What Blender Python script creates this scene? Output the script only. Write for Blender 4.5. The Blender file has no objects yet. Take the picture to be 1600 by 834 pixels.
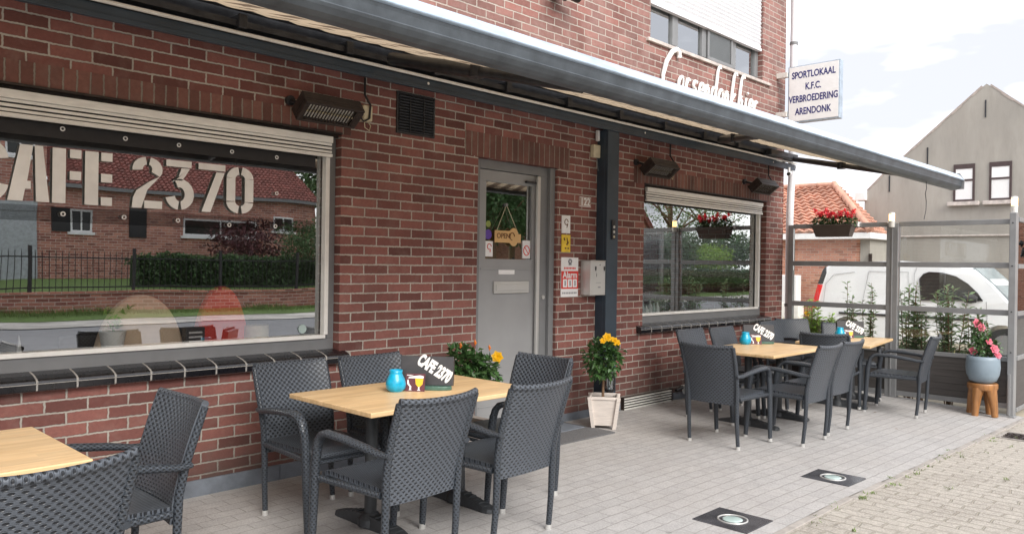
import bpy, bmesh, math, random
from mathutils import Vector, Matrix
R = random.Random(7)
PI = math.pi
S = bpy.context.scene
COL = S.collection

# ------------------------------------------------------------ camera, sky, sun, exposure
cam = bpy.data.cameras.new('camera'); camo = bpy.data.objects.new('camera', cam); COL.objects.link(camo)
cam.sensor_width = 36; cam.lens = 1225/1600*36; cam.clip_end = 2000; cam.clip_start = .05
rt = Vector((.697, -.717, .015)).normalized(); fw = Vector((.717, .697, -.003)).normalized()
up = rt.cross(fw).normalized(); rt = fw.cross(up).normalized()
m = Matrix((rt, up, -fw)).transposed().to_4x4(); m.translation = Vector((0, -4.9986, 1.53))
camo.matrix_world = m
S.camera = camo
SUN_EL, SUN_AZ = math.radians(38), math.radians(196)      # azimuth clockwise from +y (north)
W = bpy.data.worlds.new('World'); S.world = W; W.use_nodes = True
nt = W.node_tree; nt.nodes.clear()
def nn(t, **k):
    n = nt.nodes.new(t)
    for a, b in k.items(): setattr(n, a, b)
    return n
sky = nn('ShaderNodeTexSky', sky_type='NISHITA', sun_disc=False, sun_elevation=SUN_EL, sun_rotation=SUN_AZ, dust_density=3.0)
tc = nn('ShaderNodeTexCoord'); mp = nn('ShaderNodeMapping'); mp.inputs['Scale'].default_value = (1.2, 1.2, 4.0)
mp.inputs['Location'].default_value = (.35, .1, .2)
nz = nn('ShaderNodeTexNoise'); nz.inputs['Scale'].default_value = 1.7; nz.inputs['Detail'].default_value = 5; nz.inputs['Roughness'].default_value = .55
cr = nn('ShaderNodeValToRGB'); cr.color_ramp.elements[0].position = .44; cr.color_ramp.elements[1].position = .60; e_ = cr.color_ramp.elements.new(.51); e_.color = (6.0, 6.05, 6.5, 1)
cr.color_ramp.elements[0].color = (3.55, 3.6, 3.9, 1); cr.color_ramp.elements[2].color = (10.6, 10.5, 10.4, 1)
mx = nn('ShaderNodeMixRGB'); mx.inputs[0].default_value = .93
bg = nn('ShaderNodeBackground'); bg.inputs[1].default_value = .1; wo = nn('ShaderNodeOutputWorld')
L = nt.links.new
L(tc.outputs['Generated'], mp.inputs[0]); L(mp.outputs[0], nz.inputs[0]); L(nz.outputs[0], cr.inputs[0])
L(sky.outputs[0], mx.inputs[1]); L(cr.outputs[0], mx.inputs[2]); L(mx.outputs[0], bg.inputs[0]); L(bg.outputs[0], wo.inputs[0])
sl = bpy.data.lights.new('sun', 'SUN'); sl.energy = 1.5; sl.angle = math.radians(38); sl.color = (1, .96, .9)
so = bpy.data.objects.new('sun', sl); COL.objects.link(so)
sd = Vector((math.sin(SUN_AZ)*math.cos(SUN_EL), math.cos(SUN_AZ)*math.cos(SUN_EL), math.sin(SUN_EL)))
so.rotation_euler = sd.to_track_quat('Z', 'Y').to_euler()
S.view_settings.view_transform = 'Standard'; S.view_settings.look = 'None'; S.view_settings.gamma = 1
S.view_settings.exposure = 1.42

# ------------------------------------------------------------ materials
class N:
    def __init__(s, name):
        s.m = bpy.data.materials.new(name); s.m.use_nodes = True; s.t = s.m.node_tree; s.t.nodes.clear()
        s.o = s.t.nodes.new('ShaderNodeOutputMaterial')
    def n(s, typ, ins=None, **k):
        x = s.t.nodes.new(typ)
        for a, b in k.items(): setattr(x, a, b)
        for a, b in (ins or {}).items():
            if isinstance(b, bpy.types.NodeSocket): s.t.links.new(b, x.inputs[a])
            else: x.inputs[a].default_value = b
        return x
    def math(s, op, a, b=0.0, c=0.0):
        return s.n('ShaderNodeMath', {0: a, 1: b, 2: c}, operation=op).outputs[0]
    def mix(s, f, a, b, bt='MIX'):
        return s.n('ShaderNodeMixRGB', {0: f, 1: a, 2: b}, blend_type=bt).outputs[0]
    def ramp(s, f, p0, c0, p1, c1):
        x = s.n('ShaderNodeValToRGB', {0: f}); e = x.color_ramp.elements
        e[0].position = p0; e[0].color = c0; e[1].position = p1; e[1].color = c1; return x.outputs[0]
    def noise(s, vec, scale, detail=3, rough=.55):
        ins = {'Scale': scale, 'Detail': detail, 'Roughness': rough}
        if vec is not None: ins['Vector'] = vec
        return s.n('ShaderNodeTexNoise', ins).outputs[0]
    def pri(s, col, rough=.6, metal=0, normal=None, **k):
        ins = {'Base Color': col, 'Roughness': rough, 'Metallic': metal}
        if normal is not None: ins['Normal'] = normal
        ins.update(k)
        p = s.n('ShaderNodeBsdfPrincipled', ins); s.t.links.new(p.outputs[0], s.o.inputs[0]); return p
    def bump(s, h, st=.5, d=.01):
        return s.n('ShaderNodeBump', {'Height': h, 'Strength': st, 'Distance': d}).outputs[0]
def c4(c): return (c[0], c[1], c[2], 1)
def G(v): return (v, v, v, 1)
def mat(name, col, rough=.55, metal=0, nscale=12, namt=.2, bump=.0, bscale=80, island=0, coat=0, stretch=None, trans=0):
    q = N(name); vec = q.n('ShaderNodeTexCoord').outputs['Object']
    if stretch: vec = q.n('ShaderNodeMapping', {0: vec, 'Scale': stretch}).outputs[0]
    f = q.noise(vec, nscale, 5, .6)
    lo = tuple(c*(1-namt) for c in col); hi = tuple(min(1, c*(1+namt)) for c in col)
    c = q.ramp(f, .3, c4(lo), .7, c4(hi))
    if island:
        r = q.n('ShaderNodeNewGeometry').outputs['Random Per Island']
        hs = q.n('ShaderNodeHueSaturation', {'Hue': q.math('MULTIPLY_ADD', r, .04*island, .5-.02*island), 'Saturation': 1.0, 'Value': q.math('MULTIPLY_ADD', r, island, 1-island*.5), 'Color': c})
        c = hs.outputs[0]
    nrm = q.bump(q.noise(vec, bscale, 3), bump, .004) if bump else None
    rr = q.math('MULTIPLY_ADD', f, .25*rough, rough*.87)
    p = q.pri(c, rr, metal, nrm)
    if coat: p.inputs['Coat Weight'].default_value = coat; p.inputs['Coat Roughness'].default_value = .15
    if trans:
        t = q.n('ShaderNodeBsdfTranslucent', {'Color': c})
        mxs = q.n('ShaderNodeMixShader', {0: trans, 1: p.outputs[0], 2: t.outputs[0]}); q.t.links.new(mxs.outputs[0], q.o.inputs[0])
    return q.m
def glass(name, refl, tint=(.9, .93, .92), rough=0.0):
    q = N(name)
    fr = q.n('ShaderNodeFresnel', {'IOR': 1.5}).outputs[0]
    f = q.math('MULTIPLY_ADD', fr, 1-refl, refl)
    t = q.n('ShaderNodeBsdfTransparent', {'Color': c4(tint)}); 
    vec = q.n('ShaderNodeTexCoord').outputs['Object']
    g = q.n('ShaderNodeBsdfGlossy', {'Color': (.93, .95, .95, 1), 'Roughness': rough, 'Normal': q.bump(q.noise(vec, 1.3, 1), .06, .02)})
    x = q.n('ShaderNodeMixShader', {0: f, 1: t.outputs[0], 2: g.outputs[0]}); q.t.links.new(x.outputs[0], q.o.inputs[0]); return q.m
def emis(name, col, st):
    q = N(name); q.pri(c4(col), .4, 0, None, **{'Emission Color': c4(col), 'Emission Strength': st}); return q.m
def wallvec(q):
    pos = q.n('ShaderNodeNewGeometry'); s = q.n('ShaderNodeSeparateXYZ', {0: pos.outputs['Position']}); nm = q.n('ShaderNodeSeparateXYZ', {0: pos.outputs['True Normal']})
    side = q.math('GREATER_THAN', q.math('ABSOLUTE', nm.outputs[0]), .7)
    u = q.math('ADD', q.math('MULTIPLY', s.outputs[0], q.math('SUBTRACT', 1, side)), q.math('MULTIPLY', s.outputs[1], side))
    return q.n('ShaderNodeCombineXYZ', {0: u, 1: s.outputs[2]}).outputs[0], pos.outputs['Position'], s
def brick(name, a, b, mortar, bw=.228, rh=.0726, ms=.0055, off=.5, soldier=False, dirt=.35, phase=(0, 0), bump=1.0, zdirt_shade=None, rough=.85):
    q = N(name); v, pos, sep = wallvec(q)
    v = q.n('ShaderNodeMapping', {0: v, 'Location': (phase[0], phase[1], 0)}).outputs[0]
    # slightly wobbling courses
    wob = q.n('ShaderNodeVectorMath', {0: q.n('ShaderNodeTexNoise', {'Vector': pos, 'Scale': 9.0, 'Detail': 2}).outputs['Color'], 1: (.5, .5, .5)}, operation='SUBTRACT').outputs[0]
    wob = q.n('ShaderNodeVectorMath', {0: wob, 3: .008}, operation='SCALE').outputs[0]
    wb2 = q.n('ShaderNodeVectorMath', {0: q.n('ShaderNodeTexNoise', {'Vector': pos, 'Scale': 55.0, 'Detail': 3}).outputs['Color'], 1: (.5, .5, .5)}, operation='SUBTRACT').outputs[0]
    wb2 = q.n('ShaderNodeVectorMath', {0: wb2, 3: .010}, operation='SCALE').outputs[0]
    v = q.n('ShaderNodeVectorMath', {0: q.n('ShaderNodeVectorMath', {0: v, 1: wob}).outputs[0], 1: wb2}).outputs[0]
    bt = q.n('ShaderNodeTexBrick', {'Vector': v, 'Color1': G(0), 'Color2': G(1), 'Mortar': G(.5), 'Scale': 1.0, 'Mortar Size': ms, 'Mortar Smooth': .35, 'Bias': 0.0, 'Brick Width': bw, 'Row Height': rh}, offset=(0 if soldier else off))
    rnd = bt.outputs['Color']; fac = bt.outputs['Fac']
    col = q.mix(rnd, c4(a), c4(b))
    n1 = q.noise(pos, 38, 6, .7); n2 = q.noise(pos, 1.6, 5, .65); n3 = q.noise(pos, 7, 4, .6)
    col = q.mix(q.math('MULTIPLY', q.ramp(n1, .35, G(0), .75, G(1)), .35), col, c4(tuple(x*.5 for x in a)))
    # a few very dark and a few orange bricks
    w2 = q.n('ShaderNodeTexWhiteNoise', {'Vector': rnd}, noise_dimensions='3D').outputs['Value']
    col = q.mix(q.math('MULTIPLY', q.math('GREATER_THAN', w2, .82), .45), col, c4(tuple(x*.42 for x in a)))
    col = q.mix(q.math('MULTIPLY', q.ramp(n3, .5, G(0), .75, G(1)), .22), col, (.36, .27, .23, 1))   # lime bloom
    mcol = q.mix(n1, c4(tuple(x*.7 for x in mortar)), c4(tuple(min(1, x*1.15) for x in mortar)))
    col = q.mix(fac, col, mcol)
    col = q.mix(q.math('MULTIPLY', q.ramp(n2, .42, G(0), .72, G(1)), dirt), col, (.05, .035, .03, 1))
    if zdirt_shade:
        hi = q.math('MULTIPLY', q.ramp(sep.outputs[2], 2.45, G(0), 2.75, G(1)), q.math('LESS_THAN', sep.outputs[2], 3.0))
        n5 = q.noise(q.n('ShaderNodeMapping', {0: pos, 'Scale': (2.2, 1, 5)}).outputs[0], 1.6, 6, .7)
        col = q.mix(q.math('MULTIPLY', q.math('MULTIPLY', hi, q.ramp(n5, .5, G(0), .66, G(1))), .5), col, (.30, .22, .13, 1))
        col = q.mix(q.math('MULTIPLY', q.ramp(sep.outputs[2], 2.1, G(0), 2.6, G(1)), q.math('MULTIPLY', q.math('LESS_THAN', sep.outputs[2], 3.0), .5)), col, (.085, .058, .042, 1))  # shade under the awning painted into the brick as dark brown
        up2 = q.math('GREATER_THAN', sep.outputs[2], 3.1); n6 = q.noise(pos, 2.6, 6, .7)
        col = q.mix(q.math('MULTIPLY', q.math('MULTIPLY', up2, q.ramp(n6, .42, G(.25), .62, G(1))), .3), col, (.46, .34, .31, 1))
        zz = q.math('MULTIPLY', q.ramp(sep.outputs[2], zdirt_shade[0], G(zdirt_shade[2]), zdirt_shade[1], G(0)), q.math('ADD', n3, .35))
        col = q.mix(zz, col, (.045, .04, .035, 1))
    h = q.math('MULTIPLY_ADD', fac, -1.0, q.math('MULTIPLY', n1, .35))
    q.pri(col, rough, 0, q.bump(h, .8*bump, .012)); return q.m
def paving(name, a, b, joint, bw, rh, ms, rot=0, moss=0, bump=.6, off=.5, spots=.3, blotch=None, wobble=.012, jf=.9, vary=1.0):
    q = N(name); pos = q.n('ShaderNodeNewGeometry').outputs['Position']
    wob = q.n('ShaderNodeVectorMath', {0: q.n('ShaderNodeTexNoise', {'Vector': pos, 'Scale': 6.0, 'Detail': 2}).outputs['Color'], 1: (.5, .5, .5)}, operation='SUBTRACT').outputs[0]
    wob = q.n('ShaderNodeVectorMath', {0: wob, 3: wobble}, operation='SCALE').outputs[0]
    v = q.n('ShaderNodeVectorMath', {0: q.n('ShaderNodeMapping', {0: pos, 'Rotation': (0, 0, rot)}).outputs[0], 1: wob}).outputs[0]
    bt = q.n('ShaderNodeTexBrick', {'Vector': v, 'Color1': G(0), 'Color2': G(1), 'Mortar': G(.5), 'Scale': 1.0, 'Mortar Size': ms, 'Mortar Smooth': .3, 'Brick Width': bw, 'Row Height': rh}, offset=off)
    vv = q.math('MULTIPLY_ADD', bt.outputs['Color'], vary, .5-.5*vary); col = q.mix(vv, c4(a), c4(b)); fac = bt.outputs['Fac']
    n1 = q.noise(pos, 75, 6, .8); n2 = q.noise(pos, 1.1, 5, .6); n3 = q.noise(pos, 9, 5, .65)
    col = q.mix(q.math('MULTIPLY', q.ramp(n1, .35, G(1), .6, G(0)), spots), col, c4(tuple(x*.45 for x in a)))
    col = q.mix(q.math('MULTIPLY', q.ramp(n3, .45, G(0), .8, G(1)), .3), col, c4(tuple(x*1.25 for x in b)))
    j = q.mix(q.math('MULTIPLY', q.ramp(n3, .5, G(0), .62, G(1)), moss), c4(joint), (.10, .12, .045, 1))
    col = q.mix(q.math('MULTIPLY', fac, q.math('MULTIPLY_ADD', q.noise(pos, 2.3, 4, .6), jf, jf*.15)), col, j)
    n7 = q.noise(pos, 3.2, 6, .75)
    col = q.mix(q.math('MULTIPLY', q.ramp(n7, .56, G(0), .66, G(1)), .28), col, c4(tuple(x*.6 for x in a)))
    vor = q.n('ShaderNodeTexVoronoi', {'Vector': pos, 'Scale': 2.3}).outputs['Distance']
    col = q.mix(q.math('MULTIPLY', q.ramp(vor, .035, G(1), .05, G(0)), .35), col, (.09, .085, .08, 1))
    col = q.mix(q.math('MULTIPLY', q.ramp(n2, .4, G(0), .75, G(1)), .3), col, c4(blotch or tuple(x*.55 for x in a)))
    h = q.math('MULTIPLY_ADD', fac, -.8, q.math('MULTIPLY', n1, .5))
    q.pri(col, .85, 0, q.bump(h, bump, .01)); return q.m
def weave(name, strap, gap, pu, pv, shift=.5, sharp=1.0):
    q = N(name); uv = q.n('ShaderNodeSeparateXYZ', {0: q.n('ShaderNodeUVMap').outputs[0]})
    v = q.math('MULTIPLY', uv.outputs[1], 1/pv); row = q.math('FLOOR', v)
    odd = q.math('MULTIPLY', q.math('FLOORED_MODULO', row, 2.0), shift)
    u = q.math('ADD', q.math('MULTIPLY', uv.outputs[0], 1/pu), odd)
    fu = q.math('ABSOLUTE', q.math('SUBTRACT', q.math('FRACT', u), .5)); fv = q.math('ABSOLUTE', q.math('SUBTRACT', q.math('FRACT', v), .5))
    # gap is a lozenge at each cell border, the strap bulges in between
    e = q.math('ADD', q.math('POWER', q.math('MULTIPLY', fu, 3.1), 2.0), q.math('POWER', q.math('MULTIPLY', fv, 2.6), 2.0))
    hole = q.ramp(e, .35*sharp, G(1), .95*sharp, G(0))
    line = q.ramp(fv, .40, G(0), .5, G(1))
    dark = q.math('MAXIMUM', hole, q.math('MULTIPLY', line, .45))
    pos = q.n('ShaderNodeTexCoord').outputs['Object']; nz_ = q.noise(pos, 30, 3)
    col = q.mix(nz_, c4(tuple(x*.8 for x in strap)), c4(tuple(x*1.2 for x in strap)))
    col = q.mix(q.math('MULTIPLY', dark, .88), col, c4(gap))
    h = q.math('SUBTRACT', 1.0, dark)
    q.pri(col, .36, 0, q.bump(h, .8, .005), **{'Specular IOR Level': .5}); return q.m

M = {}
M['brick'] = brick('red_brown_brick', (.170, .062, .052), (.330, .132, .108), (.50, .455, .40), ms=.0068, phase=(.02, .012), zdirt_shade=(.05, .45, .8))
M['soldier'] = brick('soldier_brick', (.15, .062, .050), (.27, .12, .095), (.30, .26, .22), bw=.0726, rh=.5, ms=.006, soldier=True, dirt=.5, phase=(.03, .1))
M['far_brick'] = brick('far_orange_brick', (.50, .20, .13), (.62, .30, .2), (.6, .5, .42), bw=.22, rh=.07, ms=.006, dirt=.1)
M['opp_brick'] = brick('opposite_house_brick', (.36, .12, .09), (.66, .30, .22), (.68, .58, .52), bw=.30, rh=.10, ms=.011, dirt=.12)
M['black_tile'] = mat('glazed_black_tile', (.008, .008, .011), .28, 0, 30, .4, .15, 60, coat=.6)
M['grout'] = mat('light_grout', (.38, .365, .34), .9, 0, 40, .2, .3)
M['plinth'] = mat('blue_stone', (.15, .17, .20), .7, 0, 8, .25, .2, 120)
M['grey_frame'] = mat('grey_painted_frame', (.20, .205, .21), .42, 0, 6, .08, .03, 200)
M['door_grey'] = mat('grey_painted_door', (.31, .315, .32), .38, 0, 3, .06, .03, 160)
M['white_frame'] = mat('cream_white_plastic', (.82, .81, .77), .4, 0, 8, .08)
M['shutter'] = mat('cream_shutter', (.84, .83, .79), .42, 0, 10, .1, stretch=(1, 1, 6))
M['white_shutter'] = mat('white_shutter', (.74, .75, .78), .4, 0, 10, .05)
M['win_glass'] = glass('window_glass', .38, (.97, .985, .98))
M['top_glass'] = glass('upper_window_glass', .55)
M['screen_glass'] = glass('windscreen_glass', .0, (.985, .995, .99))
M['black'] = mat('black_plastic', (.02, .02, .022), .45, 0, 20, .25)
M['dark_metal'] = mat('dark_metal', (.035, .037, .042), .4, .3, 15, .35, .1)
M['rust_metal'] = mat('sooty_brown_metal', (.040, .030, .027), .5, .3, 20, .5, .1)
M['beam'] = mat('blue_grey_beam_paint', (.032, .050, .070), .38, 0, 5, .2, .05)
M['rail'] = mat('brushed_aluminium', (.74, .73, .69), .35, .1, 20, .1)
M['steel'] = mat('stainless_steel', (.60, .60, .58), .38, .55, 3, .04)
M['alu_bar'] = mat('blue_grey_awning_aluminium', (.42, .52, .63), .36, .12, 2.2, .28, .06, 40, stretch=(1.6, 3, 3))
M['alu_shaded'] = mat('awning_bar_shaded_underside', (.09, .105, .12), .45, .3, 6, .3, .1)  # darker copy of the bar metal, shade of its lower half in the colour
M['cream'] = mat('aged_cream_plastic', (.62, .56, .40), .5, 0, 15, .15)
M['white'] = mat('white_paint', (.84, .84, .84), .5, 0, 8, .05)
M['letters'] = mat('white_lettering', (.85, .84, .82), .45, 0, 8, .04)
M['vinyl'] = mat('pale_stencil_vinyl', (.90, .89, .86), .6, 0, 4, .12, .1, 25)
M['navy'] = mat('navy_print', (.02, .02, .16), .5)
M['sign_edge'] = mat('sign_edge_metal', (.42, .50, .58), .35, .4)
M['weave'] = weave('dark_rattan_weave', (.082, .095, .114), (.004, .005, .007), .034, .0165)
M['weave_seat'] = weave('dark_rattan_seat_weave', (.082, .095, .114), (.004, .005, .007), .013, .016)
M['weave_tube'] = weave('dark_rattan_wrapped_tube', (.050, .060, .074), (.006, .007, .009), .026, .014)
M['table_metal'] = mat('anthracite_cast_iron', (.05, .055, .06), .5, .2, 30, .2, .15)
M['cap'] = mat('silver_foot_cap', (.68, .68, .66), .3, .6)
M['terrace'] = paving('terrace_pavers', (.395, .385, .38), (.485, .47, .46), (.20, .185, .17), .21, .105, .0040, 0, .5, .7, spots=.6, blotch=(.33, .30, .275), wobble=.02, jf=.70, vary=.5)
M['far_gravel'] = mat('pale_gravel', (.50, .48, .45), .95, 0, .8, .35, .3, 20)
M['drive'] = paving('weathered_drive_pavers', (.44, .40, .35), (.56, .52, .465), (.30, .265, .21), .215, .107, .008, PI/2, .6, 1.6, spots=1.0, blotch=(.60, .56, .50), wobble=.055, jf=.72, vary=.5)
M['kerb'] = mat('concrete_kerb', (.33, .305, .28), .9, 0, 14, .2, .4)
M['asphalt'] = mat('asphalt', (.22, .225, .24), .8, 0, 3, .15, .3, 150)
M['ground'] = mat('pale_gravel_and_soil', (.34, .30, .23), .95, 0, 2, .3, .5, 30)
M['grass'] = mat('grass_green', (.16, .23, .06), .8, 0, 3, .4, island=.5)
M['lawn'] = mat('lawn_green', (.13, .21, .055), .9, 0, 8, .4, .5, 30)
M['leaf'] = mat('dark_green_leaf', (.055, .12, .035), .38, 0, 10, .3, island=.7, trans=.2)
M['leaf_light'] = mat('yellow_green_leaf', (.30, .46, .07), .45, 0, 10, .3, island=.6, trans=.3)
M['leaf_grey'] = mat('oleander_leaf', (.22, .31, .15), .45, 0, 10, .3, island=.8, trans=.4)
M['leaf_hedge'] = mat('hedge_leaf', (.085, .155, .055), .6, 0, 4, .3, island=.7, trans=.15)
M['leaf_red'] = mat('purple_leaf', (.09, .02, .025), .6, 0, 4, .3, island=.7)
M['bark'] = mat('brown_stem', (.20, .12, .07), .8, 0, 20, .3, .3)
M['yellow'] = mat('yellow_petal', (.85, .50, .01), .5, 0, 10, .1, island=.2, trans=.25)
M['orange'] = mat('orange_bud', (.85, .25, .03), .5, 0, 10, .1, trans=.25)
M['pink'] = mat('pink_petal', (.75, .20, .28), .5, 0, 10, .1, island=.4, trans=.25)
M['red'] = mat('red_petal', (.85, .05, .09), .5, 0, 10, .1, island=.5, trans=.2)
M['soil'] = mat('potting_soil', (.045, .03, .02), .95, 0, 40, .4, .6)
M['pot_white'] = mat('whitewashed_wood', (.66, .60, .55), .65, 0, 6, .12, .3, 30, stretch=(1, 1, 12))
M['pot_grey'] = mat('blue_grey_ceramic', (.22, .28, .33), .45, 0, 4, .1, .05)
M['box_brown'] = mat('brown_plastic_box', (.095, .075, .065), .5, 0, 8, .1)
M['stool'] = mat('varnished_orange_wood', (.30, .135, .045), .4, 0, 5, .35, .1, 30, coat=.2, stretch=(6, 6, .8))
M['post_grey'] = mat('grey_fence_profile', (.27, .275, .28), .4, .3, 5, .1)
M['rail_dark'] = mat('shaded_grey_rail_paint', (.17, .17, .175), .4, .3, 5, .1)
M['panel'] = mat('dark_brown_grey_boards', (.075, .068, .064), .7, 0, 3, .25, .2, 30, stretch=(1, .6, 10))
M['render'] = mat('grey_cement_render', (.43, .39, .33), .95, 0, 1.1, .16, .3, 30, stretch=(1, 1, .45))
M['roof_orange'] = mat('orange_roof_tile', (.50, .27, .195), .8, 0, 2.5, .35, .2)
M['roof_red'] = mat('red_roof_tile', (.30, .12, .10), .8, 0, 4, .4, .2)
M['van'] = mat('white_car_paint', (.80, .82, .84), .25, 0, 3, .03, coat=.5)
M['rubber'] = mat('black_rubber', (.025, .025, .027), .7, 0, 10, .2)
M['car_glass'] = mat('dark_car_glass', (.03, .032, .03), .06, 0, 3, .2)
M['screen_car'] = mat('bright_windscreen', (.42, .50, .53), .08, .3, 2, .15)
M['tail'] = mat('red_lens', (.65, .02, .02), .2)
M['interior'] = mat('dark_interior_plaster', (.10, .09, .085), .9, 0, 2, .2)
M['beige'] = mat('beige_fabric', (.92, .70, .50), .8, 0, 6, .08, .2)
M['red_fabric'] = mat('red_fabric', (.90, .07, .05), .8, 0, 6, .1, .2)
M['teal'] = mat('turquoise_frosted_glass', (.0, .34, .56), .3, 0, 20, .25, .25, 60, coat=.4)
M['green_tray'] = mat('green_tray', (.06, .13, .10), .4)
M['maroon'] = mat('maroon_card', (.10, .022, .03), .4)
M['beer'] = mat('amber_print', (.85, .48, .02), .35)
M['board_dark'] = mat('dark_slate_board', (.045, .043, .045), .35)
M['lamp_on'] = emis('warm_lamp_glow', (1, .62, .22), 2.2)
M['yellow_sticker'] = mat('yellow_sign', (.80, .56, .04), .4)
M['red_sign'] = mat('red_sign', (.68, .04, .03), .4)
M['grey_print'] = mat('grey_print', (.25, .25, .27), .5)
M['wood_sign'] = mat('pine_sign', (.66, .42, .18), .5, 0, 5, .15)
M['brown_print'] = mat('brown_print', (.16, .07, .02), .6)
M['purple'] = mat('purple_sticker', (.12, .06, .36), .4)
M['lime'] = mat('lime_sticker', (.25, .32, .08), .4)
M['mat_fibre'] = mat('grey_door_mat', (.12, .12, .125), .95, 0, 120, .4, .6, 300)
M['cyan'] = mat('pale_cyan_glass', (.40, .50, .48), .15, 0, 6, .1)
M['plate'] = mat('worn_dark_steel_plate', (.11, .11, .12), .22, .5, 5, .5)
M['curtain'] = mat('white_curtain', (.75, .75, .75), .8, 0, 30, .1, stretch=(1, 12, 1))
M['dark_frame'] = mat('dark_brown_frame', (.06, .04, .04), .5)
M['stone_sill'] = mat('weathered_stone_sill', (.50, .45, .42), .8, 0, 12, .25, .3)
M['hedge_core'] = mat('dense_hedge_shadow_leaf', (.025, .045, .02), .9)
def woodmat():
    q = N('light_oak_tabletop'); pos = q.n('ShaderNodeTexCoord').outputs['Object']
    v = q.n('ShaderNodeMapping', {0: pos, 'Scale': (1.0, 14, 14)}).outputs[0]
    a = q.noise(v, 3.0, 6, .6); b = q.noise(v, 14, 4, .7)
    st = q.n('ShaderNodeTexBrick', {'Vector': pos, 'Color1': G(.86), 'Color2': G(1.06), 'Mortar': G(.8), 'Scale': 1.0, 'Mortar Size': .0004, 'Brick Width': .5, 'Row Height': .045}).outputs['Color']
    c = q.mix(q.ramp(a, .3, G(0), .7, G(1)), (.64, .42, .205, 1), (.80, .58, .33, 1))
    c = q.mix(q.math('MULTIPLY', q.ramp(b, .5, G(0), .75, G(1)), .25), c, (.42, .24, .10, 1))
    c = q.mix(.8, c, st, 'MULTIPLY'); wr = q.noise(pos, 5, 6, .7)
    c = q.mix(q.math('MULTIPLY', q.ramp(wr, .55, G(0), .7, G(1)), .22), c, (.50, .35, .21, 1))
    q.pri(c, q.math('MULTIPLY_ADD', wr, .3, .25), 0, q.bump(b, .05, .002)); return q.m
M['oak'] = woodmat()
def stripemat():
    q = N('striped_awning_cloth'); s = q.n('ShaderNodeSeparateXYZ', {0: q.n('ShaderNodeNewGeometry').outputs['Position']})
    f = q.math('FRACT', q.math('MULTIPLY', s.outputs[0], 1/.24))
    k = q.ramp(q.math('ABSOLUTE', q.math('SUBTRACT', f, .5)), .23, G(0), .27, G(1))
    fine = q.math('GREATER_THAN', q.math('FRACT', q.math('MULTIPLY', s.outputs[0], 1/.03)), .6)
    c = q.mix(k, (.62, .51, .37, 1), (.20, .15, .11, 1)); c = q.mix(q.math('MULTIPLY', fine, .25), c, (.2, .16, .12, 1))
    pos = q.n('ShaderNodeNewGeometry').outputs['Position']
    seam = q.math('GREATER_THAN', q.math('FRACT', q.math('MULTIPLY', q.math('ADD', s.outputs[1], q.math('MULTIPLY', q.noise(pos, 1.2), .15)), 1/.42)), .965)
    c = q.mix(q.math('MULTIPLY', seam, .8), c, (.12, .09, .07, 1))
    p = q.n('ShaderNodeBsdfDiffuse', {'Color': c}); t = q.n('ShaderNodeBsdfTranslucent', {'Color': c})
    x = q.n('ShaderNodeMixShader', {0: .36, 1: p.outputs[0], 2: t.outputs[0]}); q.t.links.new(x.outputs[0], q.o.inputs[0]); return q.m
M['cloth'] = stripemat()
def rendermat():
    q = N('stained_cement_render'); pos = q.n('ShaderNodeNewGeometry').outputs['Position']
    v = q.n('ShaderNodeMapping', {0: pos, 'Scale': (1, 1, .22)}).outputs[0]
    a = q.noise(v, 1.4, 6, .65); b = q.noise(pos, .5, 4, .6); d = q.noise(v, 6, 5, .7)
    c = q.mix(q.ramp(a, .35, G(0), .7, G(1)), (.31, .29, .26, 1), (.39, .37, .335, 1))
    c = q.mix(q.math('MULTIPLY', q.ramp(b, .45, G(0), .65, G(1)), .5), c, (.27, .26, .24, 1))
    c = q.mix(q.math('MULTIPLY', q.ramp(d, .5, G(0), .8, G(1)), .35), c, (.21, .195, .17, 1))
    q.pri(c, .95, 0, q.bump(d, .3, .01)); return q.m
M['render'] = rendermat()

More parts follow.
